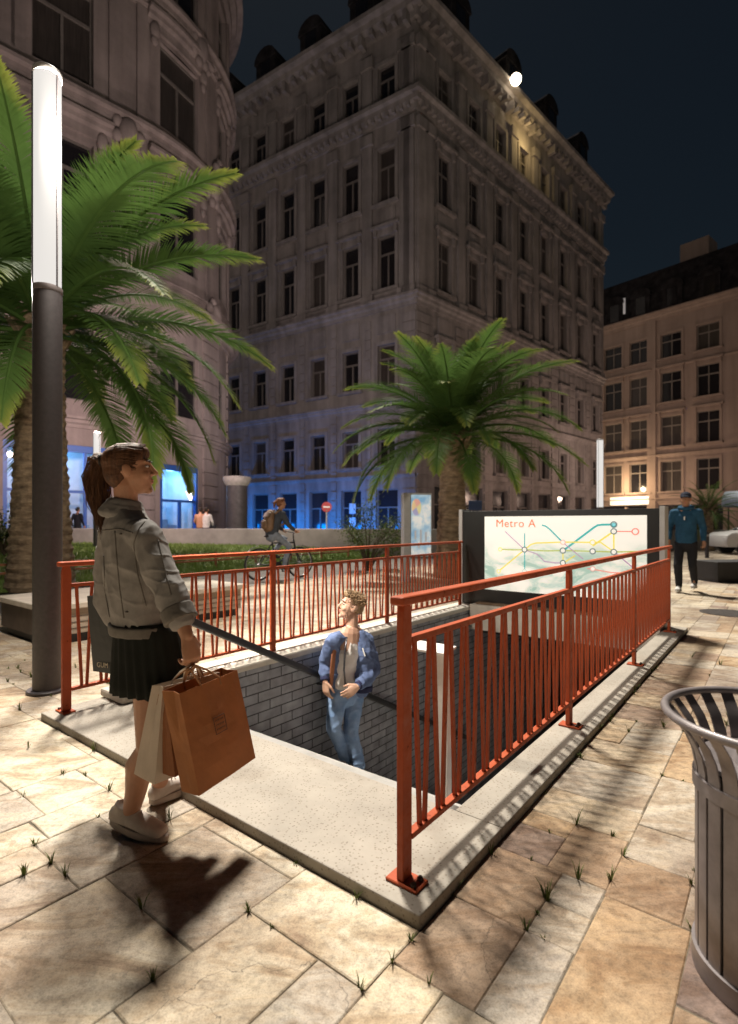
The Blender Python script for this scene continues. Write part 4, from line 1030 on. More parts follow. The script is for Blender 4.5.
pf = at(708, 548, 26.0); pf.z = 0
palm('small distant palm beside the parked white car', pf, 2.2, 0.28, 0.2, 2.0, 40, 14, 26, wl=0.62)

# ---------------------------------------------------------------- shrubs
m_bushleaf = leaf_mat('shrub_leaf', (0.03, 0.05, 0.015), (0.07, 0.10, 0.03), (0.16, 0.19, 0.06), 0.25); m_twig = mat('twig', (0.08, 0.055, 0.035), 0.9, var=0.2)
def bush(label, p, rad, h, n, seed, trunk_h=0.4, name='shrub', leaf=0.10):
    rnd = random.Random(seed); t = thing(name, label, 'shrub', p); st_ = MB(); lf = MB(); tips = []
    ends = []
    for i in range(22):
        a = rnd.uniform(0, 6.28); rr = rad * math.sqrt(rnd.random()); z = rnd.uniform(0.45, 1.0) * h * (1 - 0.45 * (rr / rad) ** 2)
        e = V3((rr * math.cos(a), rr * math.sin(a), z)); m_ = V3((e.x * 0.35, e.y * 0.35, trunk_h + (z - trunk_h) * 0.45)); b = V3((rnd.uniform(-.06, .06), rnd.uniform(-.06, .06), 0))
        st_.tube([b, b.lerp(m_, 0.6), m_, e], [0.03, 0.022, 0.015, 0.005], 5); ends.append((m_, e))
    st_.build('stem', m_twig, t)
    for _ in range(n):
        m_, e = rnd.choice(ends); q = m_.lerp(e, rnd.uniform(0.25, 1.08)) + V3((rnd.gauss(0, 1), rnd.gauss(0, 1), rnd.gauss(0, 0.8))) * rad * 0.12
        d = V3((rnd.gauss(0, 1), rnd.gauss(0, 1), rnd.gauss(0.2, 0.8))).normalized(); s = d.cross(V3((0.3, 0.2, 1))).normalized(); l = leaf * rnd.uniform(0.6, 1.3)
        lf.add([q, q + d * l * 0.5 + s * l * 0.28, q + d * l, q + d * l * 0.5 - s * l * 0.28], [(0, 1, 2, 3)]); tips += [rnd.uniform(0.1, 0.8)] * 4
    o = lf.build('foliage', m_bushleaf, t, fix=False); a_ = o.data.attributes.new('tip', 'FLOAT', 'POINT'); a_.data.foreach_set('value', tips); return t
q = at(368, 545, 15.0); q.z = lawn_z(q); bush('loose twiggy shrub with sparse small leaves beside the poster stand', q, 1.25, 2.1, 3600, 3, 0.3, leaf=0.075)
q = at(4, 556, 14.5); q.z = lawn_z(q); bush('small bushy shrub on the lawn left of the large palm trunk', q, 0.8, 1.35, 2400, 6, 0.5, leaf=0.10)

# ---------------------------------------------------------------- lamp columns
m_pole = mat('charcoal_pole', (0.048, 0.042, 0.044), 0.5, var=0.12, scale=30, bump=0.08, bscale=160, bdist=0.002)
m_lampglow = glow('lamp_diffuser', (1.0, 0.955, 0.90), 0.50)
m_lampglow.node_tree.nodes['Principled BSDF'].inputs['Base Color'].default_value = (0.01, 0.01, 0.01, 1); m_lampglow.node_tree.nodes['Principled BSDF'].inputs['Specular IOR Level'].default_value = 0.0
def lamp_column(label, p, r, zl, zt, group='lit lamp columns'):
    t = thing('lamp_column', label, 'street lamp', p, 0, group)
    mb = MB(); mb.lathe([(r, 0.022), (r, zl - 0.05), (r * 1.0, zl - 0.045)], 40); mb.build('pole', m_pole, t, auto=40)
    mb = MB(); mb.lathe([(r * 1.42, 0.001), (r * 1.42, 0.018), (r * 1.36, 0.024), (r, 0.024)], 40); mb.build('base_flange', m_pole, t, auto=40)
    mb = MB(); mb.lathe([(r * 1.0, zl - 0.044), (r * 1.03, zl - 0.03), (r * 1.03, zl)], 40); mb.build('collar', mat('collar_steel', (0.25, 0.22, 0.22), 0.4, metal=0.5), t, auto=40)
    mb = MB(); mb.lathe([(r * 0.94, zl + 0.001), (r * 0.94, zt - 0.05)], 40); mb.build('diffuser', m_lampglow, t, auto=40)
    mb = MB(); mb.lathe([(r * 1.0, zt - 0.049), (r * 1.0, zt - 0.01), (r * 0.92, zt)], 40); mb.build('cap', mat('lamp_cap', (0.5, 0.48, 0.46), 0.4), t, auto=40)
    mb = MB()
    for k in range(3):
        a = R(100 + 120 * k); mb.bar((r * 0.985 * math.cos(a), r * 0.985 * math.sin(a), zl), (r * 0.985 * math.cos(a), r * 0.985 * math.sin(a), zt - 0.049), 0.008, 0.012, (math.cos(a), math.sin(a), 0))
    mb.build('guard_rods', m_pole, t)
    return t
lp = gr(47.5, 691); lamp_column('tall lamp column with a white glowing upper half and charcoal pole in front of the large palm', (lp.x, lp.y, 0.0), 0.102, CAM_H + (HY - 288) / F_PX * lp.y, CAM_H + (HY - 72) / F_PX * lp.y)
l2 = at(97, 545, 18.5); l2.z = lawn_z(l2); lamp_column('slim lamp column with a lit head behind the woman', l2, 0.12, 1.3 + (HY - 468) / F_PX * 18.5 - l2.z, 1.3 + (HY - 432) / F_PX * 18.5 - l2.z)
l3 = at(600, 560, 19.0); l3.z = 0; lamp_column('distant lit lamp column beyond the map sign', l3, 0.115, 1.9, 1.3 + (HY - 439) / F_PX * 19.0)

# ---------------------------------------------------------------- bench, litter bin, other furniture
m_benchtop = mat('bench_stone', (0.46, 0.41, 0.34), 0.8, var=0.1, scale=5, bump=0.2, bscale=60, bdist=0.004)
m_wood = mat('bench_planks', (0.36, 0.30, 0.235), 0.7, var=0.15, scale=4, stretch=(0.6, 4, 8))
m_brown = mat('bench_brown_panel', (0.095, 0.07, 0.055), 0.55, var=0.15)
bn = thing('stone_bench', 'long block bench with a beige stone top beside the lamp column', 'bench', W(0.86, 5.19, 0), ANG)
part('top', m_benchtop, bn, [(-0.04, 2.64, -0.04, 1.32, 0.375, 0.44)], 0.01)
part('body', m_wood, bn, [(0.03, 2.55, 0.0, 1.26, 0.10, 0.374)], 0.006)
part('end_panel', m_brown, bn, [(-0.012, 0.029, 0.01, 1.25, 0.09, 0.373)], 0.004)
part('plinth', m_dark, bn, [(0.04, 2.5, 0.05, 1.2, 0.0, 0.099)])
mb = MB()
for k in (0.16, 0.225, 0.29): mb.box(0.032, 2.548, -0.006, -0.001, k, k + 0.004)
mb.build('joint_lines', m_dark, bn)
m_bin = mat('bin_steel', (0.21, 0.185, 0.185), 0.42, metal=0.25, var=0.1, scale=20, coat=0.15)
m_liner = mat('bin_liner', (0.03, 0.032, 0.036), 0.4, var=0.2)
BC = V3((1.161, 1.506, 0)); bnr = thing('litter_bin', 'grey slatted metal litter bin with a flared rim, on the paving in front', 'litter bin', BC)
BH, BR_, BB = 0.742, 0.281, 0.201
prof = [(BB, 0.05), (BB, 0.15), (BB, 0.30), (BB, 0.50), (BB + 0.002, 0.585), (BB + 0.012, 0.635), (BB + 0.032, 0.68), (BB + 0.058, 0.714), (BR_ - 0.004, BH - 0.006)]
NSL = 24
for k in range(NSL):
    a0 = 2 * math.pi * (k + 0.5) / NSL; mb = MB(); rs = []
    for i, (r, z) in enumerate(prof):
        hw = 0.0215 if z < 0.56 else (0.0215 - 0.004 * (z - 0.56) / 0.18)
        c = V3((math.cos(a0), math.sin(a0), 0)); s = V3((-c.y, c.x, 0)); th = 0.005
        rs.append([c * (r) + s * -hw + V3((0, 0, z)), c * (r + 0.0015) + V3((0, 0, z)), c * r + s * hw + V3((0, 0, z)), c * (r - th) + s * hw + V3((0, 0, z)), c * (r - th) - s * hw + V3((0, 0, z))])
    mb.rings(rs); mb.build('slat', m_bin, bnr, auto=35)
def ringpart(name, r, z, h, th, m, parent, n=64): 
    mb = MB(); rs = [[((r + d) * math.cos(2 * math.pi * j / n), (r + d) * math.sin(2 * math.pi * j / n), zz) for j in range(n)] for d, zz in ((0, z), (th, z + 0.002), (th, z + h - 0.002), (0, z + h))]
    mb.rings(rs, close=True); return mb.build(name, m, parent, auto=35)
ringpart('band', BB + 0.0025, 0.525, 0.044, 0.006, m_bin, bnr); ringpart('base_ring', BB - 0.012, 0.0, 0.062, 0.022, m_bin, bnr)
mb = MB(); mb.tube([(BR_ * math.cos(2 * math.pi * j / 64), BR_ * math.sin(2 * math.pi * j / 64), BH) for j in range(64)], 0.0125, 12, True); mb.build('rim', m_bin, bnr, smooth=True)
mb = MB(); mb.lathe([(BB - 0.03, 0.03), (BB - 0.03, 0.58)], 40, cap=False); mb.build('liner', m_liner, bnr, auto=40)
mb = MB(); rs = [[(r * math.cos(2 * math.pi * j / 48), r * math.sin(2 * math.pi * j / 48), z) for j in range(48)] for r, z in ((BB - 0.008, 0.615), (0.108, 0.61), (0.098, 0.63), (0.091, 0.625), (0.091, 0.603), (BB - 0.008, 0.603))]
mb.rings(rs, close=True); mb.build('lid_ring', m_bin, bnr, auto=35)

m_bb = mat('black_block', (0.02, 0.02, 0.021), 0.6, var=0.1)
bk = thing('planter_box', 'low black block seat on the paving near the distant palm', 'block seat', gr(718, 583), R(8))
part('body', m_bb, bk, [(0.0, 1.5, -0.0, 0.8, 0.05, 0.46)], 0.01); part('plinth', m_dark, bk, [(0.05, 1.45, 0.05, 0.75, 0.0, 0.049)])
mh = gr(728, 613); t = thing('manhole_cover', 'round dark iron manhole cover set in the paving', 'manhole cover', (mh.x, mh.y, 0.002))
mb = MB(); mb.lathe([(0.36, -0.02), (0.36, 0.003), (0.325, 0.004)], 48); mb.build('frame', mat('iron', (0.07, 0.055, 0.048), 0.6, metal=0.3, var=0.3, scale=25), t)
mb = MB(); mb.lathe([(0.318, -0.02), (0.318, 0.0062)], 48); mb.build('lid', mat('iron_lid', (0.055, 0.045, 0.04), 0.55, metal=0.3, var=0.3, scale=25, bump=0.8, bscale=60, bdist=0.01), t)
bo = gr(707, 558); t = thing('bollard', 'slim dark bollard near the low wall', 'bollard', bo)
mb = MB(); mb.lathe([(0.07, 0), (0.07, 0.95), (0.05, 1.0)], 20); mb.build('post', m_pole, t, auto=40); mb = MB(); mb.lathe([(0.074, 0.82), (0.074, 0.9)], 20); mb.build('band', mat('bollard_band', (0.3, 0.3, 0.3), 0.5), t, auto=40)

# low walls
m_wall = mat('pale_wall', (0.28, 0.265, 0.24), 0.85, var=0.15, scale=1.2, bump=0.2, bscale=30)
def low_wall(label, a, b, z0a, za, zb):
    mb = MB(); d = (b - a).normalized(); n_ = V3((d.y, -d.x, 0)) * 0.22
    mb.hexa([a + n_ + V3((0, 0, z0a)), b + n_ + V3((0, 0, z0a)), b - n_ + V3((0, 0, z0a)), a - n_ + V3((0, 0, z0a)), a + n_ + V3((0, 0, za)), b + n_ + V3((0, 0, zb)), b - n_ + V3((0, 0, zb)), a - n_ + V3((0, 0, za))])
    o = mb.build('low_wall', m_wall, bevel=0.03); tag(o, label, 'wall'); return o
low_wall('long low pale wall behind the lawn', V3((-17.5, 22.6, 0)), V3((4.2, 20.6, 0)), -0.1, 1.13, 1.10)
low_wall('low pale wall behind the bollard and the distant palm', V3((9.6, 26.6, 0)), V3((26, 27.4, 0)), 0.0, 1.0, 1.0)

# orange edging rail of the lawn
ed = thing('edging_rail', 'low orange brown two bar rail along the edge of the lawn', 'rail', W(0, 11.25, 0), ANG)
m_edge = mat('edging_paint', (0.30, 0.11, 0.045), 0.6, var=0.2)
for zz in (0.30, 0.47): mb = MB(); mb.box(-1.0, 13, -0.02, 0.02, zz, zz + 0.045); mb.build('rail', m_edge, ed)
for i in range(11): mb = MB(); mb.box(-1.0 + 1.4 * i - 0.025, -1.0 + 1.4 * i + 0.025, 0.021, 0.07, 0.0, 0.54); mb.build('post', m_edge, ed)

# advertising column, no entry sign, poster stand
q = at(237, 520, 24.3); q.z = 0.45
ac = thing('advertising_column', 'dark round advertising column with a pale flared cap behind the low wall', 'advertising column', q)
def zz(py, Y=24.3): return 1.3 + (HY - py) / F_PX * Y - 0.45
mb = MB(); mb.lathe([(0.52, 0), (0.52, 0.25), (0.47, 0.3), (0.47, zz(486))], 32); mb.build('drum', mat('column_drum', (0.045, 0.04, 0.04), 0.6, var=0.2), ac, auto=40)
mb = MB(); mb.lathe([(0.48, zz(486) + 0.001), (0.56, zz(484)), (0.64, zz(479)), (0.62, zz(477)), (0.4, zz(476.5))], 32); mb.build('cap', mat('column_cap', (0.30, 0.28, 0.26), 0.7), ac, auto=40)
q = at(326.7, 530, 23.0); q.z = 0.3; ns = thing('no_entry_sign', 'round red no entry sign on a pale post behind the low wall', 'road sign', q)
zc = 1.3 + (HY - 507) / F_PX * 23 - 0.3
mb = MB(); mb.tube([(0, 0, 0), (0, 0, zc + 0.1)], 0.035, 10); mb.build('post', m_post, ns)
mb = MB(); mb.tube([(0, -0.07, zc), (0, -0.04, zc)], 0.22, 32); mb.build('disc', mat('sign_red', (0.42, 0.03, 0.03), 0.5), ns)
mb = MB(); mb.box(-0.14, 0.14, -0.075, -0.0715, zc - 0.035, zc + 0.035); mb.build('white_bar', m_white, ns)
q = at(405, 560, 12.0); q.z = 0
ad = thing('poster_stand', 'freestanding lit poster panel showing a balloon in a blue sky', 'poster stand', q, R(14))
k = 12.0 / F_PX; Wd = 24 * k; Ht = 1.3 + (HY - 493) * k
part('frame', m_post, ad, [(-0.06, 0.10, -0.1, 0.12, 0.0, Ht)], 0.008); part('case', m_post, ad, [(0.101, Wd + 0.08, -0.06, 0.10, 0.55, Ht)], 0.008)
def poster_mat():
    m, nt, b, out = new_mat('sky_poster'); L = nt.links; tc = N(nt, 'ShaderNodeTexCoord'); nz = N(nt, 'ShaderNodeTexNoise', Scale=4.0, Detail=4.0); L.new(tc.outputs['Object'], nz.inputs['Vector'])
    r = ramp(nt, [(0.35, (0.22, 0.42, 0.62)), (0.5, (0.45, 0.60, 0.70)), (0.62, (0.80, 0.80, 0.76))]); L.new(nz.outputs['Fac'], r.inputs['Fac']); L.new(r.outputs['Color'], b.inputs['Base Color']); L.new(r.outputs['Color'], b.inputs['Emission Color']); b.inputs['Emission Strength'].default_value = 0.3; return m
po = part('poster', poster_mat(), ad, [(0.125, Wd + 0.055, -0.065, -0.0605, 0.60, Ht - 0.04)])
bz = Ht - 0.32
for i, c in enumerate(((0.75, 0.08, 0.04), (0.85, 0.45, 0.03), (0.04, 0.08, 0.5), (0.7, 0.6, 0.05))):
    mb = MB(); a0, a1 = math.pi * 2 * i / 4 + 0.5, math.pi * 2 * (i + 1) / 4 + 0.5; ce = (0.25, bz)
    ptsb = [ce] + [(ce[0] + 0.115 * math.cos(a0 + (a1 - a0) * j / 8), ce[1] + 0.19 * math.sin(a0 + (a1 - a0) * j / 8)) for j in range(9)]
    mb.v = [(x, -0.0675, z) for x, z in ptsb]; mb.f = [tuple(range(10))]; mb.build('balloon_print', glow('balloon_ink%d' % i, c, 0.25), po, fix=False)
mb = MB()
for x, z, h in ((0.2, 0.95, 0.2), (0.33, 0.85, 0.32), (0.45, 0.9, 0.22), (0.28, 0.75, 0.12)): mb.add([(x, -0.067, z), (x + 0.05, -0.067, z), (x + 0.05, -0.067, z + h), (x, -0.067, z + h)], [(0, 1, 2, 3)])
mb.build('figure_print', glow('figure_ink', (0.20, 0.26, 0.33), 0.2), po, fix=False)
# small blue plate and far shop awning
q = at(475, 545, 16.0); q.z = 0; bs = thing('street_sign', 'small blue plate on a thin post behind the map sign', 'sign', q)
mb = MB(); mb.tube([(0, 0, 0), (0, 0, 1.95)], 0.025, 8); mb.build('post', m_pole, bs)
mb = MB(); mb.box(-0.2, 0.2, -0.05, -0.03, 1.72, 2.0); mb.build('plate', mat('blue_plate', (0.05, 0.09, 0.25), 0.5), bs, bevel=0.01)

# ---------------------------------------------------------------- parked car
m_car = mat('white_car_paint', (0.72, 0.72, 0.70), 0.25, var=0.02, coat=0.6); m_carglass = glass_mat('car_glass', (0.02, 0.025, 0.03), 0.05); m_tyre = mat('tyre_rubber', (0.02, 0.02, 0.02), 0.8, var=0.1); m_rim = mat('alloy_rim', (0.45, 0.45, 0.46), 0.35, metal=0.7)
def car(label, loc, rz):
    c = thing('parked_car', label, 'car', loc, rz)
    L2, W2 = 2.1, 0.87
    side = [(-2.1, 0.32), (-2.14, 0.55), (-2.08, 0.80), (-1.9, 0.93), (-1.2, 1.0), (-0.75, 1.30), (-0.2, 1.45), (0.6, 1.47), (1.3, 1.36), (1.85, 1.02), (2.08, 0.90), (2.12, 0.5), (2.05, 0.30)]
    mb = MB(); rs = []
    for y, k, ins in ((-W2, 0.94, 0.10), (-W2 * 0.96, 0.99, 0.03), (-W2 * 0.6, 1.0, 0.0), (0, 1.005, 0), (W2 * 0.6, 1.0, 0.0), (W2 * 0.96, 0.99, 0.03), (W2, 0.94, 0.10)):
        rs.append([(x * (1 - ins * 0.15), y * (1 if z < 0.98 else 1 - 0.42 * (z - 0.98) / 0.5), 0.3 + (z - 0.3) * k) for x, z in side])
    mb.rings(rs); mb.build('body', m_car, c, auto=38)
    for sx in (-1, 1):
        mb = MB(); yy = sx * W2; gp = [(-1.0, 1.02), (-0.66, 1.25), (-0.2, 1.37), (0.55, 1.385), (1.15, 1.29), (1.5, 1.04)]
        vs = [(x, yy * (1 - 0.42 * max(0, (z - 0.98)) / 0.5) + sx * 0.004, z) for x, z in gp]; mb.v = vs; mb.f = [tuple(range(6))]; mb.build('side_window', m_carglass, c, fix=False)
        for wx in (-1.32, 1.3):
            mb = MB(); mb.tube([(wx, sx * 0.66, 0.31), (wx, sx * 0.885, 0.31)], 0.31, 28); w_ = mb.build('wheel', m_tyre, c, auto=40)
            mb = MB(); mb.tube([(wx, sx * 0.87, 0.31), (wx, sx * 0.892, 0.31)], 0.205, 24); mb.build('rim', m_rim, w_, auto=40)
            mb = MB(); mb.tube([(wx, sx * 0.70, 0.33), (wx, sx * 0.872, 0.33)], 0.36, 28); mb.build('wheel_arch', m_dark, c, auto=40)
        mb = MB(); mb.ell((-2.02, sx * 0.62, 0.68), 0.1, 0.16, 0.07); mb.build('headlight', mat('lamp_glass', (0.6, 0.6, 0.6), 0.1), c, smooth=True)
        mb = MB(); mb.box(2.0, 2.1, min(sx * 0.5, sx * 0.8), max(sx * 0.5, sx * 0.8), 0.72, 0.86); mb.build('tail_light', mat('tail_red', (0.4, 0.02, 0.02), 0.2), c)
    mb = MB(); mb.add([(-1.16, -0.7, 1.03), (-0.72, -0.58, 1.31), (-0.72, 0.58, 1.31), (-1.16, 0.7, 1.03)], [(0, 1, 2, 3)]); mb.build('windscreen', m_carglass, c, fix=False)
    return c
cl = gr(748, 554); car('white car parked at the right edge near the low wall', (cl.x + 0.9, cl.y, 0), R(-8))
aw = at(742, 497, 31.0); t = thing('shop_awning', 'pale blue white awning above the parked car at the right edge', 'awning', (aw.x + 1.2, aw.y, 0), R(-50))
mb = MB()
rs = [[(x, -1.0 * math.cos(a * 0.2), 2.35 + 0.95 * math.sin(a * 0.2)) for a in range(8)] + [(x, 0.0, 2.3)] for x in (-1.8, 1.8)]
mb.rings(rs); mb.build('canopy', mat('awning_cloth', (0.52, 0.60, 0.68), 0.7, var=0.1), t)
for x in (-1.7, 1.7): mb = MB(); mb.tube([(x, -0.05, 0), (x, -0.05, 2.35)], 0.04, 8); mb.build('post', m_pole, t)
# ---------------------------------------------------------------- people
def skin_mat(name, c): 
    m = mat(name, c, 0.55, var=0.06, scale=20); m.node_tree.nodes['Principled BSDF'].inputs['Subsurface Weight'].default_value = 0.08
    m.node_tree.nodes['Principled BSDF'].inputs['Subsurface Radius'].default_value = (0.02, 0.008, 0.004); return m
m_skin = skin_mat('skin_fair', (0.43, 0.215, 0.125)); m_skin2 = skin_mat('skin_pale', (0.56, 0.34, 0.235))
def hair_mat(name, c, c2):
    m = mat(name, c, 0.62, spec=0.3, scale=60, col2=c2, bump=0.5, bscale=120, bdist=0.004, stretch=(1, 1, 0.15)); return m
m_hair = hair_mat('chestnut_hair', (0.15, 0.066, 0.03), (0.03, 0.013, 0.007)); m_hair2 = hair_mat('light_brown_hair', (0.36, 0.24, 0.13), (0.14, 0.085, 0.045)); m_hair3 = hair_mat('dark_hair', (0.03, 0.02, 0.014), (0.012, 0.009, 0.007))
def cloth(name, c, c2=None, var=0.1, weave=420, sc=9):
    return mat(name, c, 0.88, var=var, scale=sc, col2=c2, bump=0.35, bscale=weave, bdist=0.002, spec=0.2)
def denim(name, hi, lo): return mat(name, hi, 0.88, scale=7, col2=lo, bump=0.4, bscale=380, bdist=0.002, spec=0.2)
def folds(amp, f1=9.0, f2=22.0, ax=(1, 1, 0.55), seed=0.0):
    def fn(co, no):
        p = V3((co.x * ax[0], co.y * ax[1], co.z * ax[2])); a = noise.noise(p * f1 + V3((seed, 3.1, 7.7))); b = noise.noise(p * f2 + V3((5.3, seed, 1.2)))
        c = noise.noise(V3((co.x * 0.6 + co.z * 0.5, co.y * 0.6 - co.z * 0.3, co.z * 1.3)) * f1 * 1.7 + V3((seed, 9.1, 4.4)))
        return amp * (max(0, 1 - abs(a) * 2.6) ** 1.5 + 0.30 * max(0, 1 - abs(c) * 4.0) ** 1.3 + b * 0.35 - 0.35)
    return fn
def hand(mb, wr, d, nrm, tside, curl=0.5, sc=1.0, spread=0.0, thumb=0.7):
    """palm, four unequal fingers and a thumb that leaves the side of the palm"""
    wr, d, nrm, tside = V3(wr), V3(d).normalized(), V3(nrm), V3(tside)
    nrm = (nrm - d * nrm.dot(d)).normalized(); t = d.cross(nrm); t = t if t.dot(tside) > 0 else -t
    mb.loft([wr - d * 0.02 * sc, wr + d * 0.012 * sc, wr + d * 0.05 * sc, wr + d * 0.088 * sc], [(0.025 * sc, 0.018 * sc), (0.029 * sc, 0.018 * sc), (0.040 * sc, 0.016 * sc), (0.041 * sc, 0.0125 * sc)], t, 12)
    for k, (off, ln) in enumerate(((0.031, 0.074), (0.0105, 0.083), (-0.0105, 0.077), (-0.031, 0.060))):
        p = wr + d * (0.088 - abs(off - 0.01) * 0.15) * sc + t * off * sc; a = 0.0; pts = [p - d * 0.02 * sc, p]; c0 = curl * (1 + 0.08 * k)
        for j, fr in enumerate((0.45, 0.31, 0.24)):
            a += c0 * (0.85, 1.15, 0.8)[j]; dd = d * math.cos(a) + nrm * math.sin(a) + t * (off * spread); p = p + dd.normalized() * ln * fr * sc; pts.append(p)
        mb.loft(pts, [0.0098 * sc, 0.0096 * sc, 0.009 * sc, 0.0082 * sc, 0.0068 * sc], t, 8)
    p = wr + d * 0.022 * sc + t * 0.026 * sc; d1 = (d * 0.75 + t * 0.62 + nrm * 0.35).normalized(); d2 = (d * 0.9 + t * (0.25 - 0.3 * thumb) + nrm * (0.25 + 0.7 * thumb)).normalized()
    mb.loft([p - d1 * 0.01 * sc, p + d1 * 0.040 * sc, p + d1 * 0.040 * sc + d2 * 0.028 * sc, p + d1 * 0.040 * sc + d2 * 0.050 * sc], [0.0135 * sc, 0.0115 * sc, 0.0102 * sc, 0.0078 * sc], nrm, 8)
def head(mb, c, f, u, sc=1.0, jaw=1.0, ears=True):
    c, f, u = V3(c), V3(f).normalized(), V3(u); u = (u - f * u.dot(f)).normalized(); s = u.cross(f)
    L = lambda a, b, k: c + (f * a + s * b + u * k) * sc
    E = lambda a, b, k, rx, ry, rz, ff=None: mb.ell(L(a, b, k), rx * sc, ry * sc, rz * sc, ff or f, u)
    E(-0.014, 0, 0.033, 0.096, 0.076, 0.084); E(0.030, 0, -0.022, 0.062, 0.064, 0.082); E(0.034, 0, -0.072, 0.052, 0.050 * jaw, 0.040); E(0.067, 0, -0.098, 0.021, 0.024 * jaw, 0.017)
    E(0.074, 0, 0.036, 0.016, 0.046, 0.014); E(0.062, 0.034, -0.028, 0.024, 0.024, 0.024); E(0.062, -0.034, -0.028, 0.024, 0.024, 0.024)
    mb.loft([L(0.084, 0, 0.026), L(0.097, 0, 0.002), L(0.110, 0, -0.020)], [0.0095 * sc, 0.0105 * sc, 0.0125 * sc], s, 10)
    E(0.095, 0.011, -0.025, 0.009, 0.007, 0.007); E(0.095, -0.011, -0.025, 0.009, 0.007, 0.007)
    E(0.085, 0, -0.052, 0.011, 0.021, 0.0065); E(0.084, 0, -0.063, 0.010, 0.018, 0.0065)
    if ears:
        for k in (-1, 1):
            E(-0.002, k * 0.076, -0.006, 0.019, 0.010, 0.032, f + s * k * -0.25); E(-0.008, k * 0.086, 0.002, 0.016, 0.007, 0.024, f + s * k * -0.4)
    return L, s
def eyes(parent, L, f, u, sc, m_iris):
    for k in (-1, 1):
        mb = MB(); mb.ell(L(0.078, k * 0.030, 0.012), 0.0105 * sc, 0.0125 * sc, 0.0058 * sc, f, u); e = mb.build('eye', m_eyewhite, parent, smooth=True)
        mb = MB(); mb.ell(L(0.0865, k * 0.030, 0.012), 0.004 * sc, 0.0058 * sc, 0.0058 * sc, f, u); mb.build('iris', m_iris, e, smooth=True)
        mb = MB(); mb.tube([L(0.090, k * 0.012, 0.034), L(0.092, k * 0.028, 0.039), L(0.080, k * 0.046, 0.034)], [0.0035 * sc, 0.004 * sc, 0.002 * sc], 6); mb.build('eyebrow', m_hair3, parent, smooth=True)
    mb = MB(); mb.ell(L(0.0885, 0, -0.0525), 0.009 * sc, 0.019 * sc, 0.005 * sc, f, u); mb.ell(L(0.0875, 0, -0.0625), 0.008 * sc, 0.017 * sc, 0.0055 * sc, f, u); mb.build('lips', m_lips, parent, smooth=True)
m_eyewhite = mat('eye_white', (0.40, 0.36, 0.33), 0.2, var=0.0); m_iris = mat('iris_brown', (0.05, 0.03, 0.02), 0.2); m_lips = mat('lip_skin', (0.42, 0.14, 0.11), 0.45, var=0.05)
def shoe(parent, ank, heel, toe, m, msole, sc=1.0, lift=0.0, name='shoe'):
    """heel and toe are ground points under the foot"""
    heel, toe = V3(heel), V3(toe); d = (toe - heel); L = d.length; d.normalize(); s = d.cross(V3((0, 0, 1))).normalized(); u = s.cross(d)
    P = lambda t, z: heel + d * (L * t) + u * z
    mb = MB(); mb.loft([P(0.08, 0.048), P(0.25, 0.048), P(0.45, 0.047), P(0.68, 0.040), P(0.90, 0.034)], [(0.034 * sc, 0.040 * sc), (0.037 * sc, 0.044 * sc), (0.040 * sc, 0.043 * sc), (0.047 * sc, 0.032 * sc), (0.040 * sc, 0.024 * sc)], s, 16)
    mb.loft([P(0.20, 0.07), P(0.22, 0.098)], [(0.036 * sc, 0.046 * sc), (0.034 * sc, 0.044 * sc)], s, 14, False)
    o = blob(name, mb, 0.006, m, parent, 3)
    sb = MB(); rs = []
    for z, k in ((0.0, 0.96), (0.006, 1.0), (0.026, 1.0), (0.03, 0.95)):
        r_ = []
        for j in range(28):
            a = 2 * math.pi * j / 28; x = 0.5 - 0.52 * math.cos(a) * k; wdt = (0.040 + 0.010 * math.sin(max(0, min(1, (x - 0.25) / 0.6)) * math.pi)) * sc * k; r_.append(P(x, z) + s * (wdt * (abs(math.sin(a)) ** 0.75) * (1 if math.sin(a) > 0 else -1)))
        rs.append(r_)
    sb.rings(rs); sb.build('sole', msole, o, auto=40)
    lc = MB()
    for k in range(4): lc.tube([P(0.40 + 0.075 * k, 0.090 - 0.010 * k) + s * 0.022 * sc, P(0.42 + 0.075 * k, 0.1005 - 0.012 * k), P(0.40 + 0.075 * k, 0.090 - 0.010 * k) - s * 0.022 * sc], 0.003, 6)
    lc.build('laces', m_lace, o, smooth=True); return o
m_lace = mat('shoe_lace', (0.6, 0.56, 0.5), 0.8, var=0.05)
def strands(name, m, parent, paths, r0, n=5):
    mb = MB()
    for p in paths: mb.tube(p, [r0 * (1 - 0.75 * i / (len(p) - 1)) for i in range(len(p))], n)
    return mb.build(name, m, parent, smooth=True, fix=False)

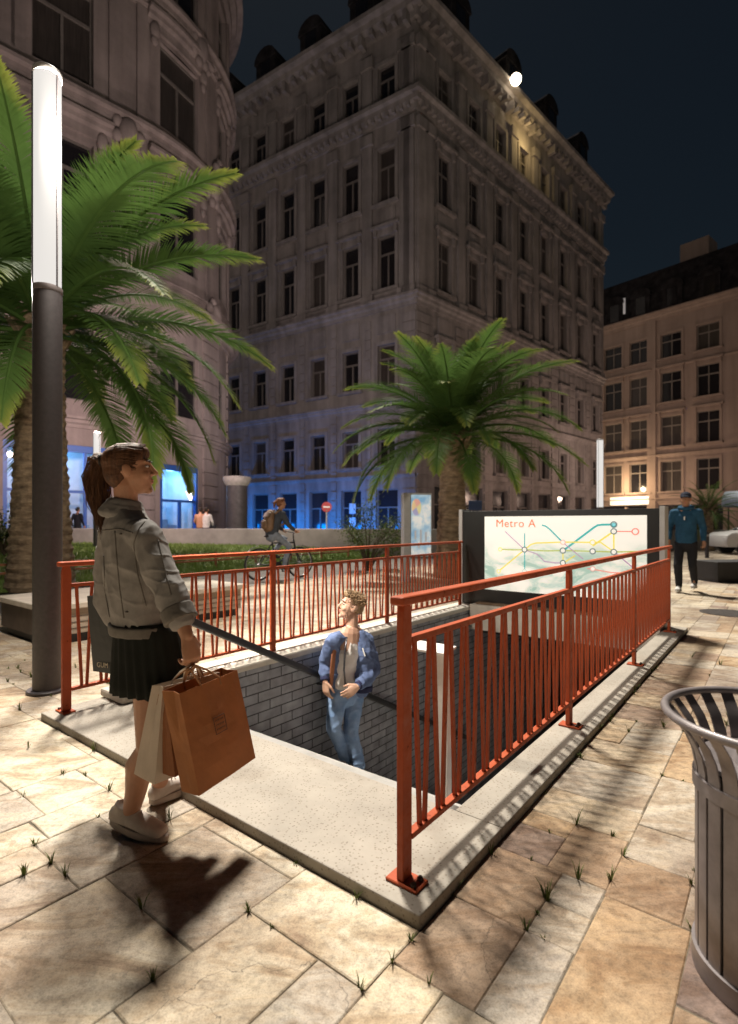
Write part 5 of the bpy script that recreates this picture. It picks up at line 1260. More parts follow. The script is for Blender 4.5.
# ================= the woman with the shopping bags
def woman():
    base = at(150, 832, 2.26); base.z = 0
    t = thing('person', 'woman with a brown ponytail in a grey denim jacket carrying shopping bags', 'person', base)
    B = lambda x, y, Y: at(x, y, Y) - base
    hc = B(131, 471, 2.27); hf = V3((0.97, 0.22, 0.10)); hu = V3((-0.06, 0, 1)); 
    neck = B(123.5, 507, 2.28); rsh, lsh = B(144, 536, 2.12), B(117, 530, 2.42)
    rel, rwr = B(170, 590, 2.05), B(187, 636, 1.995); lel, lwr = B(110, 602, 2.56), B(122, 628, 2.60)
    side = (rsh - lsh).normalized(); che = B(133, 552, 2.27); wai = B(143, 600, 2.27); pel = B(150, 642, 2.27)
    rhip, lhip = B(153, 655, 2.20), B(146, 652, 2.35); rkn, ran = B(149, 742, 2.19), B(131, 817, 2.235); lkn, lan = B(166, 735, 2.38), B(160, 789, 2.475)
    mb = MB()
    L, s = head(mb, hc, hf, hu, 0.90, 0.88)
    mb.loft([hc + (hf * -0.03 - hu * 0.06) * 0.9, neck + V3((0.012, 0, 0.02)), neck - V3((0, 0, 0.04))], [0.047, 0.048, 0.06], side)
    mb.loft([neck - V3((0, 0, 0.08)), che, wai, pel], [(0.115, 0.065), (0.135, 0.085), (0.115, 0.075), (0.135, 0.09)], side)
    mb.loft([rsh, rsh.lerp(rel, 0.5), rel, rel.lerp(rwr, 0.35), rwr], [0.05, 0.043, 0.036, 0.036, 0.024], side); mb.loft([lsh, rsh], [0.05, 0.05], (0, 0, 1))
    mb.loft([lsh, lel, lwr], [0.05, 0.036, 0.025], side)
    hdir = (B(194, 664, 1.99) - rwr)
    hand(mb, rwr, hdir, V3((-0.7, 0.5, 0)), V3((0.6, 0.8, 0)), 0.78, 0.95, thumb=1.0)
    hand(mb, lwr, V3((-0.1, 0.0, -1)), V3((0.3, -1, 0)), V3((0.8, -0.2, 0)), 0.8, 0.95, thumb=1.0)
    for h, k, a, toe in ((rhip, rkn, ran, V3((1, -0.25, 0))), (lhip, lkn, lan, V3((0.55, 0.83, 0)))):
        bk = -toe.normalized()
        mb.loft([h, h.lerp(k, 0.5), k + V3((0, 0, 0.05)), k - V3((0, 0, 0.03)), k.lerp(a, 0.32) + bk * 0.018, k.lerp(a, 0.65) + bk * 0.006, a + V3((0, 0, 0.02)), a - V3((0, 0, 0.045))], [(0.074, 0.076), (0.068, 0.070), (0.053, 0.055), (0.050, 0.052), (0.054, 0.058), (0.042, 0.044), (0.031, 0.036), (0.031, 0.038)], toe.cross(V3((0, 0, 1))))
    body = blob('body', mb, 0.0034, m_skin, t, 9); eyes(body, L, hf, hu, 0.9, m_iris)
    # hair: close cap swept back into a ponytail
    Hm = MB(); E = lambda a, b, k, rx, ry, rz: Hm.ell(L(a, b, k), rx * 0.9, ry * 0.9, rz * 0.9, hf, hu)
    E(-0.036, 0, 0.048, 0.094, 0.083, 0.082); E(-0.062, 0, 0.0, 0.062, 0.073, 0.075); E(0.022, 0, 0.082, 0.070, 0.070, 0.048); E(-0.058, 0, -0.045, 0.040, 0.056, 0.042); E(0.03, 0, 0.062, 0.05, 0.074, 0.045)
    def hf_(co, no):
        d = co - L(-0.12, 0, 0.05); a = math.atan2(d.dot(s), d.dot(hu)); return 0.0011 * math.sin(a * 60 + 3 * noise.noise(co * 30)) + 0.0012 * noise.noise(co * 40)
    hair = blob('hair', Hm, 0.0045, m_hair, body, 3, hf_)
    rnd = random.Random(2); paths = []
    tie = L(-0.128, 0, 0.062)
    for i in range(320):
        a = rnd.uniform(-2.5, 2.5); r = 0.083 + rnd.uniform(-0.001, 0.004); fx = rnd.uniform(0.02, 0.085) * math.cos(a * 0.5)
        p0 = L(fx, math.sin(a) * r * 0.95, 0.045 + math.cos(a) * r * 0.9); p1 = L(-0.045, math.sin(a) * 0.086, 0.052 + math.cos(a) * 0.082); paths.append([p0.lerp(hc, 0.03), p0.lerp(p1, 0.5) + (p0.lerp(p1, 0.5) - hc).normalized() * 0.004, p1, p1.lerp(tie, 0.6) + (p1 - hc).normalized() * 0.006, tie])
    strands('hair_strands', m_hair, hair, paths, 0.0017)
    PT = MB(); q = [tie, B(101, 456, 2.29), B(96, 476, 2.29), B(99, 498, 2.285), B(104, 516, 2.27), B(106, 524, 2.265)]
    PT.loft(q, [(0.020, 0.020), (0.034, 0.030), (0.044, 0.036), (0.040, 0.033), (0.026, 0.022), (0.008, 0.008)], side)
    pt = blob('ponytail', PT, 0.006, m_hair, body, 3, lambda co, no: 0.003 * noise.noise(V3((co.x * 70, co.y * 70, co.z * 9))))
    paths = []
    for i in range(260):
        a = rnd.uniform(0, 6.28); pp = []; amp = rnd.uniform(0.7, 1.35); ph = rnd.uniform(0, 6)
        for j, (c_, rr) in enumerate(zip(q, (0.014, 0.033, 0.043, 0.038, 0.026, 0.014))):
            pp.append(c_ + side * (math.cos(a + 0.2 * j) * rr * amp) + V3((side.y, -side.x, 0)) * (math.sin(a + 0.2 * j) * rr * 0.85 * amp) + V3((0.011 * math.sin(j * 1.7 + ph), 0.006 * math.sin(j * 2.1 + ph), -0.014 * rnd.random() * j)))
        paths.append(pp)
    strands('ponytail_strands', m_hair, pt, paths, 0.0021)
    mb = MB(); mb.tube([tie + hu * (0.021 * math.cos(2 * math.pi * j / 14)) + s * (0.021 * math.sin(2 * math.pi * j / 14)) for j in range(14)], 0.006, 6, True); mb.build('hair_tie', m_hair3, pt, smooth=True)
    # jacket
    mj = denim('grey_denim', (0.31, 0.292, 0.275), (0.165, 0.155, 0.147)); mjs = denim('jacket_seam', (0.20, 0.185, 0.165), (0.11, 0.10, 0.09))
    J = MB(); hem = B(142, 627, 2.27); mid1 = B(139, 602, 2.275)
    J.loft([hem, mid1, B(135, 570, 2.275), B(131, 545, 2.275), B(126, 524, 2.28), neck - V3((0, 0, 0.005))], [(0.156, 0.112), (0.168, 0.120), (0.174, 0.118), (0.178, 0.106), (0.150, 0.090), (0.070, 0.062)], side, 24)
    J.loft([lsh + V3((0, 0, 0.0)), rsh], [0.062, 0.062], (0, 0, 1))
    cuff = rel.lerp(rwr, 0.62)
    J.loft([rsh, rsh.lerp(rel, 0.5), rel, rel.lerp(cuff, 0.6), cuff], [0.064, 0.064, 0.062, 0.059, 0.054], side, 18, True)
    J.loft([lsh, lsh.lerp(lel, 0.5), lel, lel.lerp(lwr, 0.6)], [0.072, 0.078, 0.074, 0.062], side, 18, True)
    jf = folds(0.010, 8.0, 26.0, (1, 1, 0.5), 1.7)
    jk = blob('denim_jacket', J, 0.0045, mj, t, 5, lambda co, no: jf(co, no) * max(0.1, min(1, (co.z - hem.z) / 0.1)))
    def ringtube(c, ax, a, b, r, sd, n=28):
        ax = V3(ax).normalized(); sd = V3(sd); x = (sd - ax * sd.dot(ax)).normalized(); y = ax.cross(x); return [c + x * (a * math.cos(2 * math.pi * j / n)) + y * (b * math.sin(2 * math.pi * j / n)) for j in range(n)]
    ca = (rwr - rel).normalized()
    C_ = MB(); C_.loft([cuff - ca * 0.045, cuff + ca * 0.012], [0.064, 0.063], side, 20, False); blob('cuff', C_, 0.005, mjs, jk, 3, folds(0.003, 20, 40))
    K = MB(); K.tube(ringtube(neck + V3((0.008, 0, 0.026)), V3((0.18, 0.0, 1)), 0.060, 0.056, 0, side), 0.009, 8, True, flat=1.0); K.tube(ringtube(neck + V3((0.004, 0, 0.014)), V3((0.15, 0.0, 1)), 0.066, 0.061, 0, side), 0.013, 8, True, flat=1.0); K.tube(ringtube(neck + V3((0.0, 0, -0.008)), V3((0.15, 0, 1)), 0.074, 0.066, 0, side), 0.020, 8, True); K.tube(ringtube(neck + V3((-0.004, 0, -0.03)), V3((0.15, 0, 1)), 0.086, 0.074, 0, side), 0.022, 8, True); blob('collar', K, 0.005, mj, jk, 3, folds(0.003, 18, 36))
    Hb = MB(); Hb.loft([hem - V3((0, 0, 0.022)), hem + V3((0, 0, 0.022))], [(0.170, 0.128), (0.172, 0.130)], side, 28, False); blob("hem_band", Hb, 0.006, mjs, jk, 3, folds(0.002, 14, 30))
    # seams laid on the cloth surface (back yoke, panel seams, shoulder seam)
    me = jk.data
    from mathutils.bvhtree import BVHTree
    bv = BVHTree.FromPolygons([v.co for v in me.vertices], [p.vertices for p in me.polygons])
    fwd = V3((-side.y, side.x, 0)); fwd = fwd if fwd.x > 0 else -fwd
    eye0 = V3((0, 0, CAM_H)) - base
    def lay(path, n=26):
        out_ = []; q_ = [V3((*p, 0)) for p in path]; tot = sum((b - a).length for a, b in zip(q_[:-1], q_[1:]))
        for k in range(n + 1):
            d_ = tot * k / n
            for a, b in zip(q_[:-1], q_[1:]):
                if d_ <= (b - a).length + 1e-6: p = a.lerp(b, d_ / max(1e-6, (b - a).length)); break
                d_ -= (b - a).length
            r = bv.ray_cast(eye0, (B(p.x, p.y, 2.2) - eye0).normalized())
            if r[0]: out_.append(r[0] + r[1] * 0.001)
        return out_
    sm = MB()
    for x_, y_ in ((121, 534), (127, 612)):
        pp_ = lay(((x_, y_), (x_ + 0.5, y_)), 1); sm.ell(pp_[0], 0.007, 0.007, 0.004)
    for path in (((98, 531), (108, 530), (120, 529), (133, 533)), ((115, 531), (117, 560), (120, 590), (124, 618)), ((147, 519), (139, 528), (134, 543), (137, 572), (146, 606)), ((158, 540), (165, 570), (171, 595)), ((104, 556), (105, 590), (110, 617))):
        pp_ = lay(path)
        if len(pp_) > 3: sm.tube(pp_, 0.0026, 6)
    sm.build('seam', mjs, jk, smooth=True, fix=False)
    # pleated skirt
    S = MB(); rs = []; n = 96; top = B(148, 618, 2.27); bot = B(155, 691, 2.27)
    for i in range(9):
        f_ = i / 8; c = top.lerp(bot, f_); a_, b_ = 0.152 + 0.030 * f_ ** 0.8, 0.128 + 0.028 * f_ ** 0.8; r_ = []
        for j in range(n):
            th = 2 * math.pi * j / n; pl = (0.003 + 0.012 * f_) * (abs(((th * 24 / (2 * math.pi)) % 1) * 2 - 1) - 0.5) + 0.012 * f_ * math.sin(th * 3 + 1)
            r_.append(c + side * ((a_ + pl) * math.cos(th)) + fwd * ((b_ + pl) * math.sin(th)) + V3((0, 0, -0.02 * f_ * math.cos(th - 2.4))))
        rs.append(r_)
    S.rings(rs[::-1]); sk = S.build('skirt', cloth('black_skirt', (0.016, 0.018, 0.015), var=0.15), t, smooth=True)
    ms_, mso = mat('white_canvas_shoe', (0.56, 0.49, 0.43), 0.85, var=0.1, scale=14), mat('rubber_sole', (0.42, 0.35, 0.295), 0.7, var=0.1)
    he, to_ = B(112, 832, 2.27), B(166, 842.5, 2.17); he.z = 0.022; to_.z = 0.002
    sh = shoe(t, ran, he, to_, ms_, mso, 0.98)
    mb = MB(); d = (to_ - he).normalized(); p = he - d * 0.0065 + V3((0, 0, 0.022)); mb.box(p.x - 0.006, p.x + 0.004, p.y - 0.008, p.y + 0.008, p.z - 0.004, p.z + 0.006); mb.build('heel_tab', mat('red_tab', (0.5, 0.04, 0.03), 0.6), sh)
    d2 = V3((0.50, 0.86, 0)).normalized(); h2 = lan - d2 * 0.05; h2.z = 0.012; t2 = h2 + d2 * 0.245; t2.z = 0.002
    shoe(t, lan, h2, t2, ms_, mso, 0.98)
    return t, base, B
wt, wb, WB = woman()

# ================= bags
def paper_bag(name, label, tl, wv, hv, dv, m, kraft_in, group='shopping bags', slack=0.012, dvb=None):
    """tl: top left corner of the front face; wv width, hv down, dv depth (away from the front)"""
    tl, wv, hv, dv = V3(tl), V3(wv), V3(hv), V3(dv); ex = (V3(dvb) - dv) if dvb else V3((0, 0, 0)); base = tl + hv
    t = thing(name, label, 'bag', base, 0, group); tl = tl - base; rnd = random.Random(len(label))
    nW, nH = 8, 10; nr = wv.cross(hv).normalized(); nr = nr if nr.dot(dv) < 0 else -nr
    def face(o, a, b, out, na, nb, amp, gus=0.0, xf=lambda u: 0):
        g_ = []
        for i in range(nb + 1):
            for j in range(na + 1):
                u, v = j / na, i / nb; e = math.sin(math.pi * u) * (0.35 + 0.65 * math.sin(math.pi * v))
                g_.append(o + a * u + b * v + ex * (xf(u) * v) + out * (amp * e * (0.6 + 0.9 * noise.noise(V3((u * 3 + o.x * 9, v * 3.4, o.y * 7)))) - gus * max(0, 1 - abs(u - 0.5) * 2) * (1 - v) ** 0.7))
        return g_, [(i * (na + 1) + j, i * (na + 1) + j + 1, (i + 1) * (na + 1) + j + 1, (i + 1) * (na + 1) + j) for i in range(nb) for j in range(na)]
    mb = MB(); sdv = wv.normalized()
    for o, a, out, na, gus, xf in ((tl, wv, nr, nW, 0, lambda u: 0), (tl + wv, dv, sdv, 6, dv.length * 0.22, lambda u: u), (tl + wv + dv, -wv, -nr, nW, 0, lambda u: 1), (tl + dv, -dv, -sdv, 6, dv.length * 0.22, lambda u: 1 - u)):
        v_, f_ = face(o, a, hv, out, na, nH, slack, gus, xf); mb.add(v_, f_)
    mb.add([tl + hv, tl + hv + dv + ex, tl + hv + dv + wv + ex, tl + hv + wv], [(0, 1, 2, 3)])
    bm_ = mb.build('paper', m, t, fix=False); bm = bmesh.new(); bm.from_mesh(bm_.data); bmesh.ops.remove_doubles(bm, verts=bm.verts, dist=0.0015); bmesh.ops.recalc_face_normals(bm, faces=bm.faces); bm.to_mesh(bm_.data); bm.free()
    md = bm_.modifiers.new('thick', 'SOLIDIFY'); md.thickness = 0.0015; md.offset = -1
    ins = MB(); k = 0.02
    return t, tl, nr
m_kraft = mat('orange_kraft', (0.40, 0.155, 0.05), 0.75, var=0.1, scale=8, bump=0.25, bscale=60, bdist=0.003); m_kraft2 = mat('dark_kraft', (0.31, 0.115, 0.04), 0.75, var=0.1, scale=8, bump=0.25, bscale=60, bdist=0.003)
m_beige = mat('beige_paper', (0.60, 0.50, 0.40), 0.7, var=0.08, scale=6, bump=0.2, bscale=50, bdist=0.003); m_cord = mat('twisted_cord', (0.30, 0.14, 0.06), 0.8, var=0.2, scale=90)
grip = at(194, 666, 1.985)
def handles(t, tl, wv, dv, hv, m, gp, r=0.004):
    base = t.location; g_ = gp - base
    for o in (tl, tl + V3(dv)):
        a, b = o + V3(wv) * 0.34, o + V3(wv) * 0.66; dn = V3(hv).normalized() * 0.03; sdx = V3(wv).normalized()
        mb = MB(); mb.tube([a + dn, a, a.lerp(g_ - sdx * 0.012, 0.6) - sdx * 0.006, g_ - sdx * 0.02 + V3((0, 0, -0.006)), g_ + V3((0, 0, 0.004)), g_ + sdx * 0.02 + V3((0, 0, -0.006)), b.lerp(g_ + sdx * 0.012, 0.6) + sdx * 0.006, b, b + dn], r, 8); mb.build('handle', m, t, smooth=True)
wv = V3((0.42, 0.90, 0.02)).normalized() * 0.33; hv = V3((0.085, -0.03, -0.36)); dv = V3((-0.90, 0.42, 0)).normalized() * 0.085
tl = at(179, 694, 1.955)
t, l0, nr = paper_bag('paper_bag', 'large orange brown paper bag with a small square stamp in her right hand', tl, wv, hv, dv, m_kraft, None); handles(t, l0, wv, dv, hv, m_cord, grip)
mb = MB(); ww, hh = wv.normalized(), hv.normalized(); ce = l0 + wv * 0.47 + hv * 0.45 + nr * 0.016
def stampbar(x0, x1, z0, z1): 
    q = [ce + ww * x0 + hh * z0, ce + ww * x1 + hh * z0, ce + ww * x1 + hh * z1, ce + ww * x0 + hh * z1]; mb.add(q + [p + nr * 0.0015 for p in q], [(0, 1, 2, 3), (4, 5, 6, 7), (0, 1, 5, 4), (1, 2, 6, 5), (2, 3, 7, 6), (3, 0, 4, 7)])
s_ = 0.032
for bx in ((-s_, s_, -s_, -s_ + 0.0025), (-s_, s_, s_ - 0.0025, s_), (-s_, -s_ + 0.0025, -s_, s_), (s_ - 0.0025, s_, -s_, s_)): stampbar(*bx)
rs_ = random.Random(4)
for r_ in (-0.017, 0.0, 0.016):
    x = -0.022
    while x < 0.020: l_ = rs_.uniform(0.004, 0.008); stampbar(x, x + l_, r_ - 0.0035, r_ - 0.001); stampbar(x, x + 0.0016, r_ - 0.0035, r_ + 0.003); x += l_ + 0.003
mb.build('printed_stamp', mat('stamp_ink', (0.10, 0.045, 0.025), 0.7), t)
wv2 = V3((0.45, 0.89, 0)).normalized() * 0.27; hv2 = V3((0.05, -0.03, -0.32)); dv2 = V3((-0.89, 0.45, 0)).normalized() * 0.065; tl2 = at(165, 690, 2.035)
t, l0, nr = paper_bag('paper_bag', 'darker orange brown paper bag squeezed between the beige bag and the stamped bag', tl2, wv2, hv2, dv2, m_kraft2, None); handles(t, l0, wv2, dv2, hv2, m_cord, grip + V3((-0.01, 0.005, 0)))
wv3 = V3((0.62, 0.78, 0)).normalized() * 0.26; hv3 = V3((-0.02, -0.03, -0.36)); dv3 = V3((-0.05, 0.02, 0)); tl3 = at(163, 687, 2.04)
t, l0, nr = paper_bag('paper_bag', 'beige paper bag with stiff creased sides, farthest of the bags in her right hand', tl3, wv3, hv3, dv3, m_beige, None, slack=0.006, dvb=V3((-0.105, 0.06, 0.012))); handles(t, l0, wv3, dv3, hv3, m_beige, grip + V3((-0.016, 0.01, 0)))
# black carrier bag in the other hand
bt_ = at(87, 596, 2.60); wv4 = at(128, 600, 2.50) - bt_; wv4.z = 0; wv4 = wv4.normalized() * 0.27; hv4 = V3((0.035, -0.01, -0.365)); dv4 = V3((-wv4.y, wv4.x, 0)).normalized() * 0.07
mblk = mat('black_paper', (0.014, 0.016, 0.016), 0.5, var=0.1)
t, l0, nr = paper_bag('paper_bag', 'flat black carrier bag with small pale letters hanging behind the skirt', bt_, wv4, hv4, dv4, mblk, None, slack=0.004); handles(t, l0, wv4, dv4, hv4, m_dark, at(121, 640, 2.60))
tx = text_mesh('GUM', 0.034); tx.materials.clear(); tx.materials.append(mat('pale_print', (0.55, 0.48, 0.36), 0.6)); o = link('lettering', tx, t)
xx, yy = wv4.normalized(), -hv4.normalized(); zz_ = xx.cross(yy).normalized(); pp = l0 + wv4 * 0.13 + hv4 * 0.93 + nr * 0.006
zz_ = zz_ if zz_.dot(nr) > 0 else zz_
o.matrix_local = Matrix(((xx.x, yy.x, zz_.x, pp.x), (xx.y, yy.y, zz_.y, pp.y), (xx.z, yy.z, zz_.z, pp.z), (0, 0, 0, 1)))

# ================= the man on the stairs
def man():
    Y = 5.2; base = W(2.56, 2.30, -1.15)
    t = thing('person', 'man in a blue bomber jacket, white shirt and jeans standing on the stairs looking aside', 'person', base)
    B = lambda x, y, Y: at(x, y, Y) - base
    hc = B(351, 606.5, 5.2); hf = V3((-0.93, -0.28, 0.26)); hu = V3((0.22, 0.02, 1)); neck = B(352, 627, 5.2)
    rsh, lsh = B(333.5, 641, 5.02), B(365.5, 640, 5.30); side = (lsh - rsh).normalized()
    rel, rwr = B(325.5, 664, 5.10), B(325, 681, 4.98); lel, lwr = B(373, 671, 5.22), B(358, 686, 4.99)
    rhip, lhip = B(337, 692, 5.15), B(354, 694, 5.25); rkn, lkn = B(334, 729, 5.10), B(351, 733, 5.17); ran, lan = B(346.5, 757, 5.25), B(358.5, 764, 5.18)
    che, wai, pel = B(350, 652, 5.17), B(346, 672, 5.18), B(345.5, 688, 5.2)
    mb = MB(); L, s = head(mb, hc, hf, hu, 1.12, 1.1)
    mb.loft([hc + hf * -0.03 - hu * 0.07, neck, neck - V3((0, 0, 0.06))], [0.058, 0.060, 0.075], side)
    mb.loft([neck - V3((0, 0, 0.06)), che, wai, pel], [(0.15, 0.085), (0.165, 0.11), (0.145, 0.10), (0.15, 0.10)], side)
    for a, b, c in ((rsh, rel, rwr), (lsh, lel, lwr)): mb.loft([a, a.lerp(b, 0.5), b, b.lerp(c, 0.4), c], [0.058, 0.05, 0.042, 0.041, 0.028], side)
    hand(mb, rwr, B(326.5, 695, 4.97) - rwr, V3((0.6, 0.6, 0)), V3((0.3, -1, 0)), 0.35, 1.15, thumb=0.2)
    hand(mb, lwr, B(345, 696, 4.95) - lwr, V3((-0.1, 1, 0)), V3((-0.2, 0, 1)), 0.32, 1.15, thumb=0.3)
    for h, k, a in ((rhip, rkn, ran), (lhip, lkn, lan)): mb.loft([h, k, a, a - V3((0, 0, 0.06))], [0.07, 0.05, 0.036, 0.036], side)
    body = blob('body', mb, 0.005, m_skin2, t, 4); eyes(body, L, hf, hu, 1.12, m_iris)
    Hm = MB(); E = lambda a, b, k, rx, ry, rz: Hm.ell(L(a, b, k), rx * 1.12, ry * 1.12, rz * 1.12, hf, hu)
    E(-0.034, 0, 0.050, 0.090, 0.081, 0.080); E(-0.062, 0, 0.0, 0.056, 0.070, 0.062); E(0.022, 0, 0.096, 0.070, 0.064, 0.036); E(0.055, 0, 0.105, 0.036, 0.048, 0.024)
    rnd = random.Random(7); paths = []
    for i in range(500):
        a = rnd.uniform(-1.7, 1.7); fx = rnd.uniform(-0.08, 0.085); r = 0.080; z = 0.045 + math.cos(a) * (0.088 if fx > -0.04 else 0.075); p = L(fx, math.sin(a) * r, z)
        d = (p - L(-0.02, 0, 0.02)).normalized(); paths.append([p - d * 0.01, p + d * 0.010 - hf * 0.012, p + d * 0.011 - hf * 0.036 + s * rnd.uniform(-.010, .010)])
    hair = blob('hair', Hm, 0.006, m_hair2, body, 3, lambda co, no: 0.005 * noise.noise(co * 38)); strands('hair_strands', m_hair2, hair, paths, 0.0032)
    mjk = cloth('navy_bomber', (0.135, 0.185, 0.32), (0.075, 0.105, 0.20)); mrib = cloth('navy_rib', (0.03, 0.034, 0.08)); mtee = cloth('white_tee', (0.78, 0.75, 0.71), (0.66, 0.62, 0.58)); mjean = denim('blue_jeans', (0.27, 0.38, 0.56), (0.12, 0.21, 0.38)); mlin = cloth('jacket_lining', (0.33, 0.14, 0.075))
    fwd = side.cross(V3((0, 0, 1))).normalized(); fwd = fwd if fwd.y < 0 else -fwd
    T = MB(); T.loft([B(346, 683, 5.18), wai, che, B(351, 636, 5.19)], [(0.155, 0.108), (0.152, 0.110), (0.172, 0.118), (0.10, 0.085)], side, 20); blob('shirt', T, 0.008, mtee, t, 4, folds(0.005, 9, 20, seed=4))
    J = MB()
    # left half wraps the body, right half hangs open behind it
    J.loft([B(359, 686, 5.24), B(361, 670, 5.22), B(360, 652, 5.22), B(358, 637, 5.23)], [(0.105, 0.140), (0.122, 0.152), (0.122, 0.145), (0.085, 0.095)], side, 20)
    J.loft([lsh, lsh.lerp(lel, 0.5), lel, lel.lerp(lwr, 0.55), lel.lerp(lwr, 0.9)], [0.078, 0.082, 0.080, 0.068, 0.052], side, 18)
    J.loft([rsh, rsh.lerp(rel, 0.5), rel, rel.lerp(rwr, 0.5), rel.lerp(rwr, 0.85)], [0.072, 0.074, 0.068, 0.060, 0.046], side, 18)
    J.loft([rsh + V3((0, 0.05, 0)), lsh + V3((0, 0.05, 0))], [0.075, 0.078], (0, 0, 1)); J.loft([B(346, 684, 5.27), B(347, 652, 5.27)], [(0.17, 0.07), (0.18, 0.08)], side, 20)
    J.loft([B(331, 684, 5.14), B(331.5, 662, 5.10), B(334, 641, 5.06)], [(0.045, 0.085), (0.05, 0.09), (0.05, 0.075)], side, 16)
    jk = blob('bomber_jacket', J, 0.0075, mjk, t, 4, folds(0.011, 9.0, 24.0, (1, 1, 0.8), 2.2))
    li = MB(); a_ = [B(336.5, 640, 5.0), B(333.5, 655, 4.99), B(332, 672, 5.0), B(331, 686, 5.02)]; li.tube(a_, [0.02, 0.028, 0.028, 0.02], 8, flat=0.5, side=side); li.build('lining', mlin, jk, smooth=True)
    rb_ = MB(); rb_.loft([B(360, 690, 5.22), B(360, 684, 5.22)], [(0.110, 0.138), (0.112, 0.142)], side, 24, False); blob('rib_hem', rb_, 0.008, mrib, jk, 3)
    for a0, b0 in ((lel, lwr), (rel, rwr)): cf = MB(); cf.loft([a0.lerp(b0, 0.82), a0.lerp(b0, 1.02)], [0.050, 0.042], side, 16, False); blob('rib_cuff', cf, 0.006, mrib, jk, 3)
    co_ = MB(); nn = 20; co_.tube([neck + V3((0, 0.015, -0.012)) + side * (0.085 * math.cos(2 * math.pi * j / nn)) + V3((0, 0.07 * math.sin(2 * math.pi * j / nn), 0.012 * math.sin(2 * math.pi * j / nn))) for j in range(-1, 12)], 0.022, 8); blob('rib_collar', co_, 0.006, mrib, jk, 3)
    zp = MB(); zp.tube([B(346.8, 637, 5.04), B(345, 652, 4.985), B(344, 670, 4.985), B(345.5, 687, 5.02)], 0.009, 6); zp.build('zip', mat('zip_metal', (0.09, 0.09, 0.10), 0.4, metal=0.7), jk, smooth=True)
    pz = MB(); p0 = B(362.5, 648, 5.08); p1 = B(365, 656, 5.07); pz.bar(p0, p1, 0.012, 0.02, (0, -1, 0)); pz.build('sleeve_pocket_zip', m_white, jk)
    Q = MB(); Q.loft([B(345.5, 684, 5.2), pel - V3((0, 0, 0.07))], [(0.160, 0.115), (0.170, 0.125)], side, 20)
    for h, k, a in ((rhip, rkn, ran), (lhip, lkn, lan)): Q.loft([h, h.lerp(k, 0.5), k, k.lerp(a, 0.5), a - V3((0, 0, 0.02))], [(0.093, 0.10), (0.085, 0.09), (0.070, 0.075), (0.066, 0.068), (0.062, 0.066)], side, 18)
    blob('jeans', Q, 0.0075, mjean, t, 4, folds(0.008, 8.0, 20.0, (1, 1, 1.2), 6.0))
    ms_, so_ = mat('grey_sneaker', (0.42, 0.40, 0.38), 0.85), mat('pale_sole', (0.6, 0.58, 0.55), 0.7)
    for a, d in ((ran, V3((-0.55, -0.83, 0))), (lan, V3((-0.2, -0.98, 0)))):
        d.normalize(); h_ = a - d * 0.06; h_.z = a.z - 0.095; shoe(t, a, h_, h_ + d * 0.28, ms_, so_, 1.1)
    return t
man()

